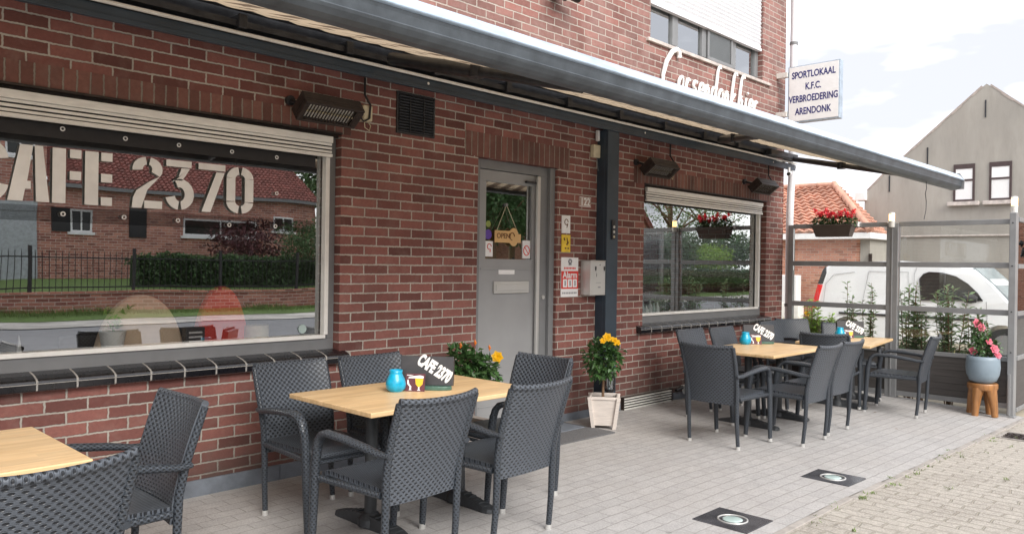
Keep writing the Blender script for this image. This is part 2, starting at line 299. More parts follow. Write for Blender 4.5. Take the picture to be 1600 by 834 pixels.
# ------------------------------------------------------------ mesh helpers
class MB:
    def __init__(s): s.v = []; s.f = []; s.uv = {}; s.sm = set()
    def add(s, vs, fs, uvs=None, smooth=False):
        o = len(s.v); s.v += [Vector(p) for p in vs]
        for i, f in enumerate(fs):
            if smooth: s.sm.add(len(s.f))
            if uvs: s.uv[len(s.f)] = uvs[i]
            s.f.append([o+k for k in f])
        return s
    def box(s, a, b, mat=None):
        x0, y0, z0 = a; x1, y1, z1 = b
        vs = [(x0,y0,z0),(x1,y0,z0),(x1,y1,z0),(x0,y1,z0),(x0,y0,z1),(x1,y0,z1),(x1,y1,z1),(x0,y1,z1)]
        if mat is not None: vs = [mat @ Vector(p) for p in vs]
        return s.add(vs, [(0,3,2,1),(4,5,6,7),(0,1,5,4),(1,2,6,5),(2,3,7,6),(3,0,4,7)])
    def cbox(s, c, d, rz=0, rx=0, ry=0):
        M_ = Matrix.Translation(c) @ Matrix.Rotation(rz, 4, 'Z') @ Matrix.Rotation(ry, 4, 'Y') @ Matrix.Rotation(rx, 4, 'X')
        return s.box((-d[0]/2,-d[1]/2,-d[2]/2), (d[0]/2,d[1]/2,d[2]/2), M_)
    def tube(s, pts, r, seg=8, flat=None, cap=True, uvs=True):
        pts = [Vector(p) for p in pts]; n = len(pts); rr = r if isinstance(r, (list, tuple)) else [r]*n
        rings = []; ln = 0; lens = []; ref = None
        for i, p in enumerate(pts):
            t = (pts[min(i+1, n-1)]-pts[max(i-1, 0)]).normalized()
            if ref is None: ref = Vector((1,0,0)) if abs(t.x) < .9 else Vector((0,1,0))
            a = (ref - t*ref.dot(t)).normalized(); ref = a; b = t.cross(a)
            if i: ln += (p-pts[i-1]).length
            lens.append(ln); fa, fb = flat or (1, 1)
            rings.append([p + a*(math.cos(2*PI*k/seg)*rr[i]*fa) + b*(math.sin(2*PI*k/seg)*rr[i]*fb) for k in range(seg)])
        vs = [q for g in rings for q in g]; fs = []; uv = []; c = 2*PI*max(rr)
        for i in range(n-1):
            for k in range(seg):
                fs.append((i*seg+k, i*seg+(k+1) % seg, (i+1)*seg+(k+1) % seg, (i+1)*seg+k))
                u0, u1 = c*k/seg, c*(k+1)/seg; uv.append(((u0, lens[i]), (u1, lens[i]), (u1, lens[i+1]), (u0, lens[i+1])))
        s.add(vs, fs, uv, True)
        if cap:
            s.add(rings[0], [tuple(reversed(range(seg)))], [[(0, 0)]*seg]); s.add(rings[-1], [tuple(range(seg))], [[(0, 0)]*seg])
        return s
    def lathe(s, prof, c=(0,0,0), seg=24, cap=True):
        c = Vector(c); vs = []; fs = []
        for r, z in prof:
            for k in range(seg): vs.append(c+Vector((r*math.cos(2*PI*k/seg), r*math.sin(2*PI*k/seg), z)))
        for i in range(len(prof)-1):
            for k in range(seg): fs.append((i*seg+k, i*seg+(k+1)%seg, (i+1)*seg+(k+1)%seg, (i+1)*seg+k))
        s.add(vs, fs, None, True)
        if cap: s.add(vs[:seg], [tuple(reversed(range(seg)))]); s.add(vs[-seg:], [tuple(range(seg))])
        return s
    def prism(s, poly, t, frame=None):
        """poly in local xy, extruded from z=0 to z=t, then frame matrix"""
        F_ = frame or Matrix.Identity(4); n = len(poly)
        vs = [F_ @ Vector((x, y, 0)) for x, y in poly] + [F_ @ Vector((x, y, t)) for x, y in poly]
        fs = [tuple(reversed(range(n))), tuple(range(n, 2*n))] + [(i, (i+1)%n, n+(i+1)%n, n+i) for i in range(n)]
        return s.add(vs, fs)
    def leaf(s, p, d, nrm, l, w, fold=.25):
        d = d.normalized(); side = d.cross(nrm); 
        if side.length < 1e-4: side = d.orthogonal()
        side.normalize(); nn_ = side.cross(d).normalized()
        mid = p + d*l*.45
        return s.add([p, mid+side*w*.5+nn_*w*fold, p+d*l-nn_*l*.12, mid-side*w*.5+nn_*w*fold, mid], [(0, 4, 1), (4, 2, 1), (0, 3, 4), (4, 3, 2)])
    def build(s, name, mat, parent=None, bevel=0, loc=None):
        org = parent.location if parent is not None else Vector((0,0,0))
        p = parent
        while p is not None and p.parent is not None: p = p.parent; org = org + p.location
        if loc is not None: org = org + Vector(loc)
        me = bpy.data.meshes.new(name)
        me.from_pydata([tuple(q-org) for q in s.v], [], s.f)
        if s.uv:
            ul = me.uv_layers.new(name='UVMap'); li = 0
            for i, f in enumerate(s.f):
                u = s.uv.get(i)
                for k in range(len(f)):
                    if u: ul.data[li].uv = u[k]
                    li += 1
        for i in s.sm: me.polygons[i].use_smooth = True
        me.materials.append(M[mat] if isinstance(mat, str) else mat)
        me.update()
        o = bpy.data.objects.new(name, me); COL.objects.link(o)
        if parent is not None: o.parent = parent
        if loc is not None: o.location = loc
        if bevel:
            b = o.modifiers.new('bevel', 'BEVEL'); b.width = bevel; b.segments = 2; b.limit_method = 'ANGLE'; b.harden_normals = False
        return o
def tag(o, label=None, cat=None, group=None, kind=None):
    if label: o['label'] = label
    if cat: o['category'] = cat
    if group: o['group'] = group
    if kind: o['kind'] = kind
    return o
def thing(name, loc, label, cat, group=None, rz=0):
    o = bpy.data.objects.new(name, None); COL.objects.link(o); o.location = loc; o.rotation_euler = (0, 0, rz); o.empty_display_size = .1
    return tag(o, label, cat, group)
def copy_tree(o, parent=None):
    c = o.copy(); COL.objects.link(c); c.parent = parent
    for ch in list(o.children): copy_tree(ch, c)
    return c
def gz(x, y):
    s = min(1, max(0, (x-5)/5.5)); return -s*(.02+.045*min(3.2, max(0, -y)))
FX = Matrix(((1,0,0,0),(0,0,-1,0),(0,1,0,0),(0,0,0,1)))       # local xy -> wall plane, normal -y
def wallframe(x, y, z): return Matrix.Translation((x, y, z)) @ FX
def text(s, size, frame, mat, parent, name='lettering', ext=.002, off=0.0, xs=1.0, align='CENTER', shear=0):
    cu = bpy.data.curves.new('t', 'FONT'); cu.body = s; cu.size = size; cu.extrude = ext; cu.offset = off; cu.align_x = align; cu.align_y = 'CENTER'; cu.shear = shear; cu.resolution_u = 4
    ob = bpy.data.objects.new('t', cu); COL.objects.link(ob); bpy.context.view_layer.update()
    me = bpy.data.meshes.new_from_object(ob.evaluated_get(bpy.context.evaluated_depsgraph_get()))
    COL.objects.unlink(ob); bpy.data.objects.remove(ob)
    b = MB(); T = frame @ Matrix.Diagonal((xs, 1, 1, 1))
    b.add([T @ v.co for v in me.vertices], [tuple(p.vertices) for p in me.polygons])
    return b.build(name, mat, parent)

# ------------------------------------------------------------ ground
def sheet(name, x0, x1, y0, y1, nx, ny, zf, mat):
    b = MB(); vs = []; fs = []
    for j in range(ny+1):
        for i in range(nx+1):
            x = x0+(x1-x0)*i/nx; y = y0+(y1-y0)*j/ny; vs.append((x, y, zf(x, y)))
    for j in range(ny):
        for i in range(nx): a = j*(nx+1)+i; fs.append((a, a+1, a+nx+2, a+nx+1))
    b.add(vs, fs, None, True); return tag(b.build(name, mat), kind='structure')
sheet('ground', -400, 500, -450, 450, 4, 4, lambda x, y: -.42, 'ground')
sheet('terrace_paving', -6, 10.72, -2.94, 0.02, 64, 12, gz, 'terrace')
sheet('drive_paving', -6, 15, -7.4, -2.936, 84, 20, lambda x, y: gz(x, y)-.006, 'drive')
sheet('street', -60, 120, -17.6, -7.4, 20, 2, lambda x, y: -.19 if y > -8 else -.15, 'asphalt')
sheet('side_yard', 10.72, 40, -2.93, 30, 4, 4, lambda x, y: -.19, 'ground')
sheet('side_street', 15, 120, -7.35, -2.935, 4, 2, lambda x, y: -.185, 'kerb')
b = MB()
for i in range(28):
    x = -6+i*.6; z = gz(x+.3, -2.94); b.cbox((x+.3, -2.97, z-.055), (.592, .05, .12), 0, 0, 0)
tag(b.build('kerb_strip', 'kerb', bevel=.004), kind='structure')
# weeds in the joints and beside the kerb
b = MB()
for k in range(46):
    x = R.uniform(3.8, 9.6); y = -3.0+R.gauss(0, .03) if R.random() < .7 else -3.0-R.random()*.9
    for j in range(R.randint(4, 16)):
        a = R.random()*2*PI; d = Vector((math.cos(a), math.sin(a), R.uniform(.6, 2))); 
        b.leaf(Vector((x+R.gauss(0, .018), y+R.gauss(0, .015), gz(x, y)-.006)), d, Vector((0, 0, 1)), R.uniform(.012, .035), .006)
tag(b.build('weeds', 'grass'), 'small green weeds growing in the paving joints', 'weeds', kind='stuff')

b = MB()
for k in range(26):
    x = R.uniform(6.6, 10.2); y = -abs(R.gauss(0, .22))-.05 if R.random() < .7 else -R.uniform(.3, 2.8)
    b.leaf(Vector((x, y, gz(x, y)+.003)), Vector((R.gauss(0, 1), R.gauss(0, 1), .15)), Vector((0, 0, 1)), R.uniform(.02, .05), .012)
tag(b.build('leaf_litter', 'bark'), 'few dry leaves and twigs lying on the paving by the wall', 'litter', kind='stuff')

# ------------------------------------------------------------ cafe building
cafe = thing('cafe_building', (4, .15, 0), 'red brown brick cafe building with dark tiled window sills and grey door', 'building')
def wall_open(x0, x1, z0, z1, opens, y0, y1):
    xs = sorted({x0, x1, *[o[0] for o in opens], *[o[1] for o in opens]}); zs = sorted({z0, z1, *[o[2] for o in opens], *[o[3] for o in opens]})
    b = MB()
    def solid(i, j):
        if i < 0 or j < 0 or i >= len(xs)-1 or j >= len(zs)-1: return False
        cx, cz = (xs[i]+xs[i+1])/2, (zs[j]+zs[j+1])/2
        return not any(o[0] < cx < o[1] and o[2] < cz < o[3] for o in opens)
    for i in range(len(xs)-1):
        for j in range(len(zs)-1):
            if not solid(i, j): continue
            a, c, d, e = xs[i], xs[i+1], zs[j], zs[j+1]
            b.add([(a,y0,d),(c,y0,d),(c,y0,e),(a,y0,e)], [(0,1,2,3)]); b.add([(a,y1,d),(c,y1,d),(c,y1,e),(a,y1,e)], [(3,2,1,0)])
            if not solid(i-1, j): b.add([(a,y0,d),(a,y0,e),(a,y1,e),(a,y1,d)], [(0,1,2,3)])
            if not solid(i+1, j): b.add([(c,y0,d),(c,y1,d),(c,y1,e),(c,y0,e)], [(0,1,2,3)])
            if not solid(i, j-1): b.add([(a,y0,d),(a,y1,d),(c,y1,d),(c,y0,d)], [(0,1,2,3)])
            if not solid(i, j+1): b.add([(a,y0,e),(c,y0,e),(c,y1,e),(a,y1,e)], [(0,1,2,3)])
    return b
OP = [(-1.6, 3.30, .80, 2.48), (4.70, 5.76, -.02, 2.47), (7.22, 10.13, .80, 2.44), (7.29, 9.95, 4.06, 5.75)]
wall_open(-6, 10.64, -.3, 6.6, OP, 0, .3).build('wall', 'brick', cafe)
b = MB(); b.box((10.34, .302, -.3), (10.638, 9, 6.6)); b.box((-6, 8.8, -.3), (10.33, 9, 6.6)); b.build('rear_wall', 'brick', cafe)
b = MB(); b.box((-6.2, -.35, 6.602), (10.9, 9.3, 6.8)); b.build('roof', 'dark_metal', cafe)
for x0, x1, z0, z1 in ((-1.72, 3.38, 2.481, 2.62), (4.54, 5.93, 2.471, 2.68), (7.02, 10.24, 2.441, 2.62), ):
    b = MB(); b.box((x0, -.003, z0), (x1, .05, z1)); b.build('lintel', 'soldier', cafe)
for x0, x1 in ((-6, 4.699), (5.761, 6.82), (7.84, 10.64)):
    b = MB(); x = x0
    while x < x1-.01:
        e = min(x+.98, x1); b.box((x+.002, -.018, -.25), (e-.002, .0, .105 if x1 < 5 else .07)); x += .98
    b.build('plinth', 'plinth', cafe, bevel=.002)
# interior rooms
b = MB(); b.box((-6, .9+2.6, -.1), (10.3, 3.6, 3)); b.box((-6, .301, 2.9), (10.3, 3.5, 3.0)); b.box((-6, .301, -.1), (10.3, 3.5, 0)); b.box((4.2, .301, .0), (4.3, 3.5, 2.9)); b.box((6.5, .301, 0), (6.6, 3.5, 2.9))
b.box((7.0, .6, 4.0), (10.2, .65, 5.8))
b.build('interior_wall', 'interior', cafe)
def tiled_sill(x0, x1, z, depth_front, tile):
    b = MB(); gs = []; n = int(round((x1-x0)/tile)); w = (x1-x0)/n
    for i in range(n):
        a, c = x0+i*w+.005, x0+(i+1)*w-.005
        prof = [(.10, .040), (.0, .022), (-.052, .006), (-.064, -.002), (-.068, -.016), (-.066, -.058), (-.05, -.066), (.0, -.05), (.10, -.04)]
        vs = [(a, p[0]+depth_front, z+p[1]) for p in prof]+[(c, p[0]+depth_front, z+p[1]) for p in prof]; k = len(prof)
        b.add(vs, [(i_, i_+1, k+i_+1, k+i_) for i_ in range(k-1)] + [tuple(reversed(range(k))), tuple(range(k, 2*k))])
        vs = [(c, p[0]*.97+depth_front, z+p[1]*.97) for p in prof]+[(c+.010, p[0]*.97+depth_front, z+p[1]*.97) for p in prof]
        g = MB(); gs.append(g); g.add(vs, [(i_, i_+1, k+i_+1, k+i_) for i_ in range(k-1)] + [tuple(reversed(range(k))), tuple(range(k, 2*k))])
    return b, gs
for wi, (x0, x1, z0, z1, gx0, gx1) in enumerate(((-1.6, 3.30, .845, 2.479, -1.5, 3.16), (7.22, 10.13, .86, 2.439, 7.3, 9.95))):
    t, g = tiled_sill(x0-.12 if wi else x0, x1+.06, z0, .0, .21 if wi == 0 else .205)
    w = bpy.data.objects.new('window', None); COL.objects.link(w); w.location = (x0-4, -.05, z0-0); w.parent = cafe
    s_ = t.build('sill', 'black_tile', cafe, bevel=.003); gl = MB(); gl.box((x0-.12 if wi else x0, -.0695, z0-.0215), (x1+.06, -.0665, z0-.0175)); gl.build('edge_joint', 'grout', s_); [g_.build('sill_joint', 'grout', s_) for g_ in g]
    b = MB(); f0, f1 = .075, .16
    zt = z1-.0
    b.box((x0, f0, z0+.02), (x1, f1, z0+.115)); b.box((x1-.06, f0, z0+.1151), (x1, f1, zt)); b.box((x0, f0, z0+.1151), (x0+.075, f1, zt)); b.box((x0+.0751, f0+.02, zt-.03), (x1-.0751, f1, zt))
    b.build('outer_frame', 'grey_frame', w, bevel=.004)
    b = MB(); f0, f1 = .055, .11; wd = .028
    b.box((x0+.08, f0, z0+.116), (x1-.08, f1, z0+.116+wd)); b.box((x1-.061-.034, f0, z0+.1441), (x1-.061, f1, zt-.04))
    b.build('glazing_bead', 'white_frame', w, bevel=.004)
    b = MB(); b.add([(x0+.08, .120, z0+.12), (x1-.08, .120, z0+.12), (x1-.08, .120, zt-.035), (x0+.08, .120, zt-.035)], [(0, 1, 2, 3)]); b.build('pane', 'win_glass', w)
    b = MB(); zs_ = 2.305 if wi == 0 else 2.262; top = zt-.022
    b.box((x0+.09, .02, zs_), (x1-.062, .05, zs_+.024))
    z = zs_+.027; 
    while z < top-.055:
        vs = []; 
        b.box((x0+.09, .030, z+.004), (x1-.062, .046, z+.021)); z += .027
    b.box((x0+.09, .015, top-.048), (x1-.062, .052, top))
    b.build('roller_shutter', 'shutter', w, bevel=.003)
    b = MB(); b.box((x0+.09, .0535, zs_), (x1-.064, .054, top)); b.build('shutter_gap', 'black', w)
    b = MB(); b.box((x0, -.012, zt+.0), (x1, .1, zt+.012)); b.box((x0+.0, .052, zt-.0218), (x1, .1, zt-.0001))
    b.build('steel_lintel', 'rust_metal', w)
# upstairs window
w = bpy.data.objects.new('window', None); COL.objects.link(w); w.location = (7.29-4, -.05, 4.06); w.parent = cafe
x0, x1 = 7.29, 9.95
b = MB(); b.box((x0-.08, -.035, 4.02), (x1+.2, .14, 4.058)); b.build('sill', 'stone_sill', cafe, bevel=.004)
b = MB()
b.box((x0, .07, 4.06), (x1, .13, 4.115)); b.box((x0, .07, 4.85), (x1, .13, 4.92))
for xx, ww in ((7.29, .05), (7.84, .12), (8.50, .10), (9.22, .12), (9.86, .09)): b.box((xx, .068, 4.1151), (xx+ww, .132, 4.8499))
b.build('frame', 'grey_frame', w, bevel=.006)
b = MB(); b.box((8.602, .045, 4.10), (9.22, .066, 4.14)); b.box((8.602, .045, 4.14), (8.64, .066, 4.6)); b.box((9.18, .045, 4.14), (9.22, .066, 4.6)); b.build('insect_screen_frame', 'grey_frame', w, bevel=.003)
b = MB(); b.box((8.641, .055, 4.141), (9.179, .058, 4.7)); b.build('insect_screen', glass('insect_mesh', .02, (.55, .55, .55), .4), w)
b = MB(); b.box((x0+.02, .10, 4.10), (x1-.02, .106, 4.9)); b.build('pane', 'top_glass', w)
b = MB(); z = 4.50
while z < 5.72:
    vs = [(x0+.01, .035, z), (x1-.01, .035, z), (x1-.01, .020, z+.026), (x0+.01, .020, z+.026), (x1-.01, .033, z+.048), (x0+.01, .033, z+.048), (x0+.01, .06, z), (x1-.01, .06, z), (x1-.01, .06, z+.048), (x0+.01, .06, z+.048)]
    b.add(vs, [(0,1,2,3), (3,2,4,5), (0,6,7,1), (5,4,8,9), (9,8,7,6), (1,7,8,4,2), (0,3,5,9,6)]); z += .052
b.box((x0+.01, .012, 4.462), (x1-.01, .065, 4.499)); b.build('roller_shutter', 'white_shutter', w)
b = MB(); b.box((x0, .012, 4.45), (x0+.03, .07, 5.74)) ; b.build('shutter_guide', 'white_shutter', w) if 0 else None
# door
dr = bpy.data.objects.new('door', None); COL.objects.link(dr); dr.location = (4.80-4, -.05, 0); dr.parent = cafe
b = MB(); b.box((4.70, .07, 0), (4.795, .16, 2.468)); b.box((4.7951, .07, 2.385), (5.76, .16, 2.468)); b.box((5.56, .07, 0), (5.76, .16, 2.3849)); b.box((5.69, .03, .0), (5.759, .0699, 2.468)); b.build('door_frame', 'grey_frame', cafe, bevel=.004)
b = MB(); X0, X1 = 4.80, 5.545; gx0, gx1, gz0, gz1 = 4.885, 5.50, 1.58, 2.28
b.box((X0, .085, .03), (X1, .13, gz0)); b.box((X0, .085, gz1), (X1, .13, 2.38)); b.box((X0, .085, gz0+.0001), (gx0, .13, gz1-.0001)); b.box((gx1, .085, gz0+.0001), (X1, .13, gz1-.0001))
b.build('leaf', 'door_grey', dr, bevel=.003)
b = MB(); b.box((X0+.02, .079, gz0-.10), (X1-.02, .0849, gz0-.082)); b.box((X0+.02, .079, .24), (X1-.02, .0849, .25)); b.build('trim_line', 'door_grey', dr, bevel=.002)
b = MB(); b.add([(gx0, .107, gz0), (gx1, .107, gz0), (gx1, .107, gz1), (gx0, .107, gz1)], [(0, 1, 2, 3)]); b.build('pane', 'win_glass', dr)
b = MB(); b.box((5.515, .03, .12), (5.555, .062, 2.372)); b.build('pull_bar', 'steel', dr, bevel=.008)
b = MB(); b.box((4.98, .062, 1.265), (5.44, .0845, 1.375)); b.box((5.0, .055, 1.29), (5.42, .0619, 1.35)); b.build('letter_slot', 'steel', dr, bevel=.006)
b = MB(); b.box((5.05, .080, 1.44), (5.26, .0845, 1.48)); nm = b.build('name_label', 'white', dr, bevel=.001); text('. . . . . .', .03, wallframe(5.155, .0785, 1.46), 'grey_print', nm, ext=.0005)
b = MB(); b.tube([(5.64, .07, 1.22), (5.64, .055, 1.22)], .02, 12); b.build('lock', 'steel', dr)
b = MB(); b.box((5.38, .05, 2.30), (5.52, .08, 2.32)); b.build('door_closer', 'dark_metal', dr, bevel=.003)
b = MB(); b.box((4.66, -.35, .0), (5.80, .0, .012)) ; b.box((4.702, .0, -.02), (5.758, .16, .03)); b.build('threshold', 'plinth', cafe, bevel=.004)
# stickers on the door glass
b = MB(); b.box((4.895, .100, 1.60), (4.99, .1035, 1.74)); s1 = b.build('sticker', 'white', dr)
b = MB(); b.tube([(4.945 + .025*math.cos(a), .099, 1.69+.025*math.sin(a)) for a in [i*PI/6 for i in range(11)]] + [(4.955, .099, 1.64)], .004, 5); b.build('swirl_mark', 'red_sign', s1)
b = MB(); b.tube([(4.93, .104, 1.80), (4.93, .1, 1.80)], .045, 20); b.build('round_sticker', 'purple', dr)
b = MB(); b.tube([(4.93, .104, 1.895), (4.93, .1, 1.895)], .03, 16); b.build('round_sticker', 'lime', dr)
b = MB(); b.box((5.385, .0995, 1.59), (5.49, .1035, 1.76)); s2 = b.build('sticker', 'white', dr)
b = MB(); ring = [(5.437+.04*math.cos(a), .0985, 1.665+.045*math.sin(a)) for a in [i*PI/8 for i in range(17)]]; b.tube(ring, .005, 5); b.tube([(5.41, .0985, 1.70), (5.465, .0985, 1.63)], .004, 5); b.build('no_entry_mark', 'red_sign', s2)

# ------------------------------------------------------------ drain pipe at the corner
b = MB(); b.tube([(10.70, -.07, -.2), (10.70, -.07, 2.3), (10.72, -.07, 2.6), (10.74, -.07, 2.8), (10.74, -.07, 6.5)], .05, 16)
b.box((10.645, -.02, -.2), (10.66, .3, 6.5)) if 0 else None
dp = b.build('drainpipe', 'white_shutter'); tag(dp, 'pale drainpipe running up the right corner of the brick building', 'drainpipe')
for z in (1.0, 2.95, 4.7):
    bb = MB(); bb.lathe([(.058, 0), (.058, .04)], (10.70 if z < 2 else 10.74, -.07, z), 16); bb.build('pipe_clip', 'grey_frame', dp)

# ------------------------------------------------------------ blue grey steel beam, column, rail
fr = thing('canopy_frame', (6.48, -.1, 0), 'blue grey steel beam and post in front of the brick wall under the awning', 'steel frame')
b = MB(); b.box((-6, -.15, 2.935), (10.66, -.13, 2.99)); b.box((-6, -.1299, 2.96), (10.66, -.002, 2.975)); b.box((-6, -.16, 2.905), (10.66, -.1301, 2.9349)); b.build('beam', 'beam', fr, bevel=.003)
b = MB(); b.box((6.37, -.14, -.02), (6.56, -.1, 2.914)); b.box((6.37, -.0999, -.02), (6.39, -.002, 2.914)); b.box((6.54, -.0999, -.02), (6.56, -.002, 2.914)); b.build('post', 'beam', fr, bevel=.004)
b = MB(); b.tube([(-6, -.175, 3.002), (10.66, -.175, 3.002)], .013, 8); b.build('light_rail', 'rail', fr)
b = MB()
for i in range(5): b.tube([(-2+i*3, -.1505, 2.96), (-2+i*3, -.154, 2.96)], .012, 6)
b.build('bolt', 'rail', fr)
b = MB(); b.box((6.60, -.155, 1.80), (6.66, -.125, 2.0)) if 0 else b.box((6.44, -.155, 1.80), (6.50, -.141, 2.0)); ic = b.build('intercom', 'black', None, bevel=.006); tag(ic, 'black intercom strip on the blue grey post', 'intercom')
b = MB(); b.tube([(6.47, -.155, 1.83), (6.47, -.160, 1.83)], .013, 12); b.build('button', 'cream', ic)
b = MB(); b.tube([(6.47, -.155, 1.93), (6.47, -.160, 1.93)], .015, 12); b.tube([(6.47, -.155, 1.88), (6.47, -.160, 1.88)], .015, 12); b.build('lens', 'steel', ic)

# ------------------------------------------------------------ awning
aw = thing('awning', (4, -.2, 2.9), 'long extended awning with blue grey front bar over the cafe terrace', 'awning')
XE = 10.27; YB = -2.30
prof = [(YB-.066, 2.592), (YB-.078, 2.597), (YB-.081, 2.605), (YB-.072, 2.611), (YB-.062, 2.628), (YB-.046, 2.645), (YB-.044, 2.651), (YB-.036, 2.656), (YB-.020, 2.668), (YB, 2.676), (YB+.04, 2.672), (YB+.08, 2.65), (YB+.08, 2.592)]
def extr(prof, x0, x1, sm=True):
    b = MB(); k = len(prof); vs = [(x0, p[0], p[1]) for p in prof]+[(x1, p[0], p[1]) for p in prof]
    b.add(vs, [(i, (i+1) % k, k+(i+1) % k, k+i) for i in range(k)], None, sm); b.add(vs[:k], [tuple(reversed(range(k)))]); b.add(vs[k:], [tuple(range(k))]); return b
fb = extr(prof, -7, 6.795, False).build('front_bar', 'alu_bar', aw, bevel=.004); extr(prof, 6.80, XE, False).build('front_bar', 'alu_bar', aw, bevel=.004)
b = extr([(YB-.066, 2.5915), (YB-.060, 2.575), (YB-.054, 2.546), (YB-.052, 2.536), (YB-.060, 2.533), (YB-.052, 2.520), (YB-.03, 2.500), (YB, 2.487), (YB+.05, 2.485), (YB+.08, 2.50), (YB+.08, 2.5915)], -7, XE-.001, False); b.build('bar_underside', 'alu_shaded', aw, bevel=.003)
b = extr([(YB-.078, 2.495), (YB-.082, 2.60), (YB-.03, 2.682), (YB+.08, 2.675), (YB+.08, 2.49)], XE+.0005, XE+.02, False); b.build('end_cap', 'grey_frame', aw, bevel=.006)
# cloth with a slight sag and seams
b = MB(); vs = []; fs = []; nx, ny = 240, 14
for j in range(ny+1):
    v = j/ny
    for i in range(nx+1):
        x = -7+(XE-.1+7)*i/nx; y = -.20+(YB+.06+.20)*v; z = 3.15+(2.535-3.15)*v - .012*math.sin(PI*v) + .007*math.sin(x*2*PI/.24)*(1-v)**1.5 + .004*math.sin(y*14+x*.7)
        vs.append((x, y, z))
for j in range(ny):
    for i in range(nx): a = j*(nx+1)+i; fs.append((a, a+1, a+nx+2, a+nx+1))
b.add(vs, fs, None, True); b.build('cloth', 'cloth', aw)
b = MB(); b.tube([(-7, -.15, 3.195), (XE-.05, -.15, 3.195)], .045, 12); b.build('roller_tube', 'dark_metal', aw)
for i in range(20): 
    x = -5+i*.82
    b = MB(); b.box((x, -.205, 3.03), (x+.06, -.005, 3.12)); b.build('wall_bracket', 'dark_metal', aw, bevel=.004)
b = MB(); b.box((-6, -.175, 3.045), (10.3, -.09, 3.085)); b.build('carrier_bar', 'dark_metal', aw)
b = MB(); b.box((-6, -.05, 2.9905), (10.3, -.004, 3.40)); b.build('back_plate', 'dark_metal', aw)
for xa, xb, xc in ((3.55, 5.0, 4.2), (9.2, 7.75, 8.75), (8.3, 9.75, 8.95), (-.8, .6, -.2)):
    pass
def arm(p0, p1, r0=.040, r1=.030):
    b = MB(); p0 = Vector(p0); p1 = Vector(p1); mid = p0.lerp(p1, .52)
    b.tube([p0, mid], r0, 8, flat=(1, 1.2)); b.tube([mid, p1], r1, 8, flat=(1, 1.2)); b.tube([mid-Vector((0, 0, .04)), mid+Vector((0, 0, .04))], .05, 12)
    b.build('folding_arm', 'dark_metal', aw)
arm((3.55, -.26, 3.05), (3.42, YB+.09, 2.53)); arm((8.4, -.26, 3.05), (5.5, YB+.09, 2.53)); arm((10.38, -.26, 3.03), (8.6, YB+.09, 2.53), .030, .024)
b = MB(); b.box((9.7, -.27, 3.02), (10.5, -.18, 3.10)); b.build('arm_shoulder', 'dark_metal', aw, bevel=.01)
b = MB(); b.tube([(9.15, YB-.0, 2.49), (9.17, YB, 2.42), (9.13, YB, 2.36), (9.2, YB+.01, 2.28), (9.16, YB, 2.18), (9.1, YB, 2.08)], .004, 5); tag(b.build('cable_tail', 'black', aw))

# ------------------------------------------------------------ wall fittings
def heater(x, label, w=.62, box=True, red=False):
    h = thing('patio_heater', (x, -.05, 2.6), label, 'heater', 'infrared heaters above the windows')
    T = Matrix.Translation((x, -.17, 2.60)) @ Matrix.Rotation(math.radians(-38), 4, 'X')
    b = MB(); b.box((-w/2, -.09, -.01), (w/2, .09, .06), T); b.box((-w/2, -.09, -.05), (w/2, -.07, -.011), T); b.box((-w/2, .07, -.05), (w/2, .09, -.011), T); b.box((-w/2, -.0695, -.05), (-w/2+.03, .0695, -.011), T); b.box((w/2-.05, -.0695, -.05), (w/2, .0695, -.011), T); b.build('housing', 'rust_metal', h, bevel=.006)
    b = MB(); b.box((-w/2+.031, -.069, -.016), (w/2-.051, .069, -.011), T)
    b.build('reflector', 'rail', h)
    b = MB(); b.tube([T @ Vector((-w/2+.04, 0, -.03)), T @ Vector((w/2-.06, 0, -.03))], .009, 8); b.build('heating_rod', 'cream', h)
    b = MB(); n = 16
    for i in range(n+1):
        xx = -w/2+.035+(w-.09)*i/n; b.box((xx-.004, -.069, -.046), (xx+.004, .069, -.040), T)
    b.build('grille', 'rust_metal', h)
    for sx in (-w/2+.02, w/2+.02):
        b = MB(); b.tube([(x+sx, -.0, 2.66), (x+sx, -.03, 2.66)], .035, 12); b.tube([(x+sx, -.02, 2.66), (x+sx, -.15, 2.62)], .014, 6); b.build('bracket', 'dark_metal', h)
    jx = x+w/2+.13
    if box:
        b = MB(); b.box((jx, -.06, 2.60), (jx+.085, -.001, 2.72)); b.build('junction_box', 'cream', h, bevel=.01)
        b = MB(); b.tube([(jx+.03, -.03, 2.60), (jx+.02, -.05, 2.55), (jx+.06, -.05, 2.53), (jx+.08, -.04, 2.57), (jx+.06, -.03, 2.60)], .004, 5); b.build('loop_cable', 'cream', h)
    b = MB(); b.tube([(jx+.05, -.065, 2.62), (jx+.055, -.07, 2.72), (jx+.03, -.03, 2.80), (jx+.03, -.03, 2.93)], .009, 6); b.tube([(jx+.05, -.065, 2.62), (jx+.0, -.065, 2.59), (jx-.06, -.08, 2.63)], .007, 6); b.build('supply_cable', 'black', h)
    return h
heater(3.08, 'dark infrared heater with pale grille above the large left window', .48)
heater(7.27, 'dark infrared heater left above the right window, just right of the blue grey post', .50)
heater(9.70, 'small dark infrared heater at the right end of the right window', .5, False)
v = thing('wall_vent', (4.0, -.01, 2.57), 'square black louvred vent high in the brick wall under the beam', 'vent')
b = MB(); b.box((3.80, -.012, 2.56), (4.19, .0, 2.575)); b.box((3.80, -.012, 2.875), (4.19, .0, 2.89)); b.box((3.80, -.012, 2.5751), (3.815, .0, 2.8749)); b.box((4.175, -.012, 2.5751), (4.19, .0, 2.8749)); b.box((3.816, -.003, 2.576), (4.174, .0, 2.874)); b.build('frame', 'dark_metal', v)
b = MB()
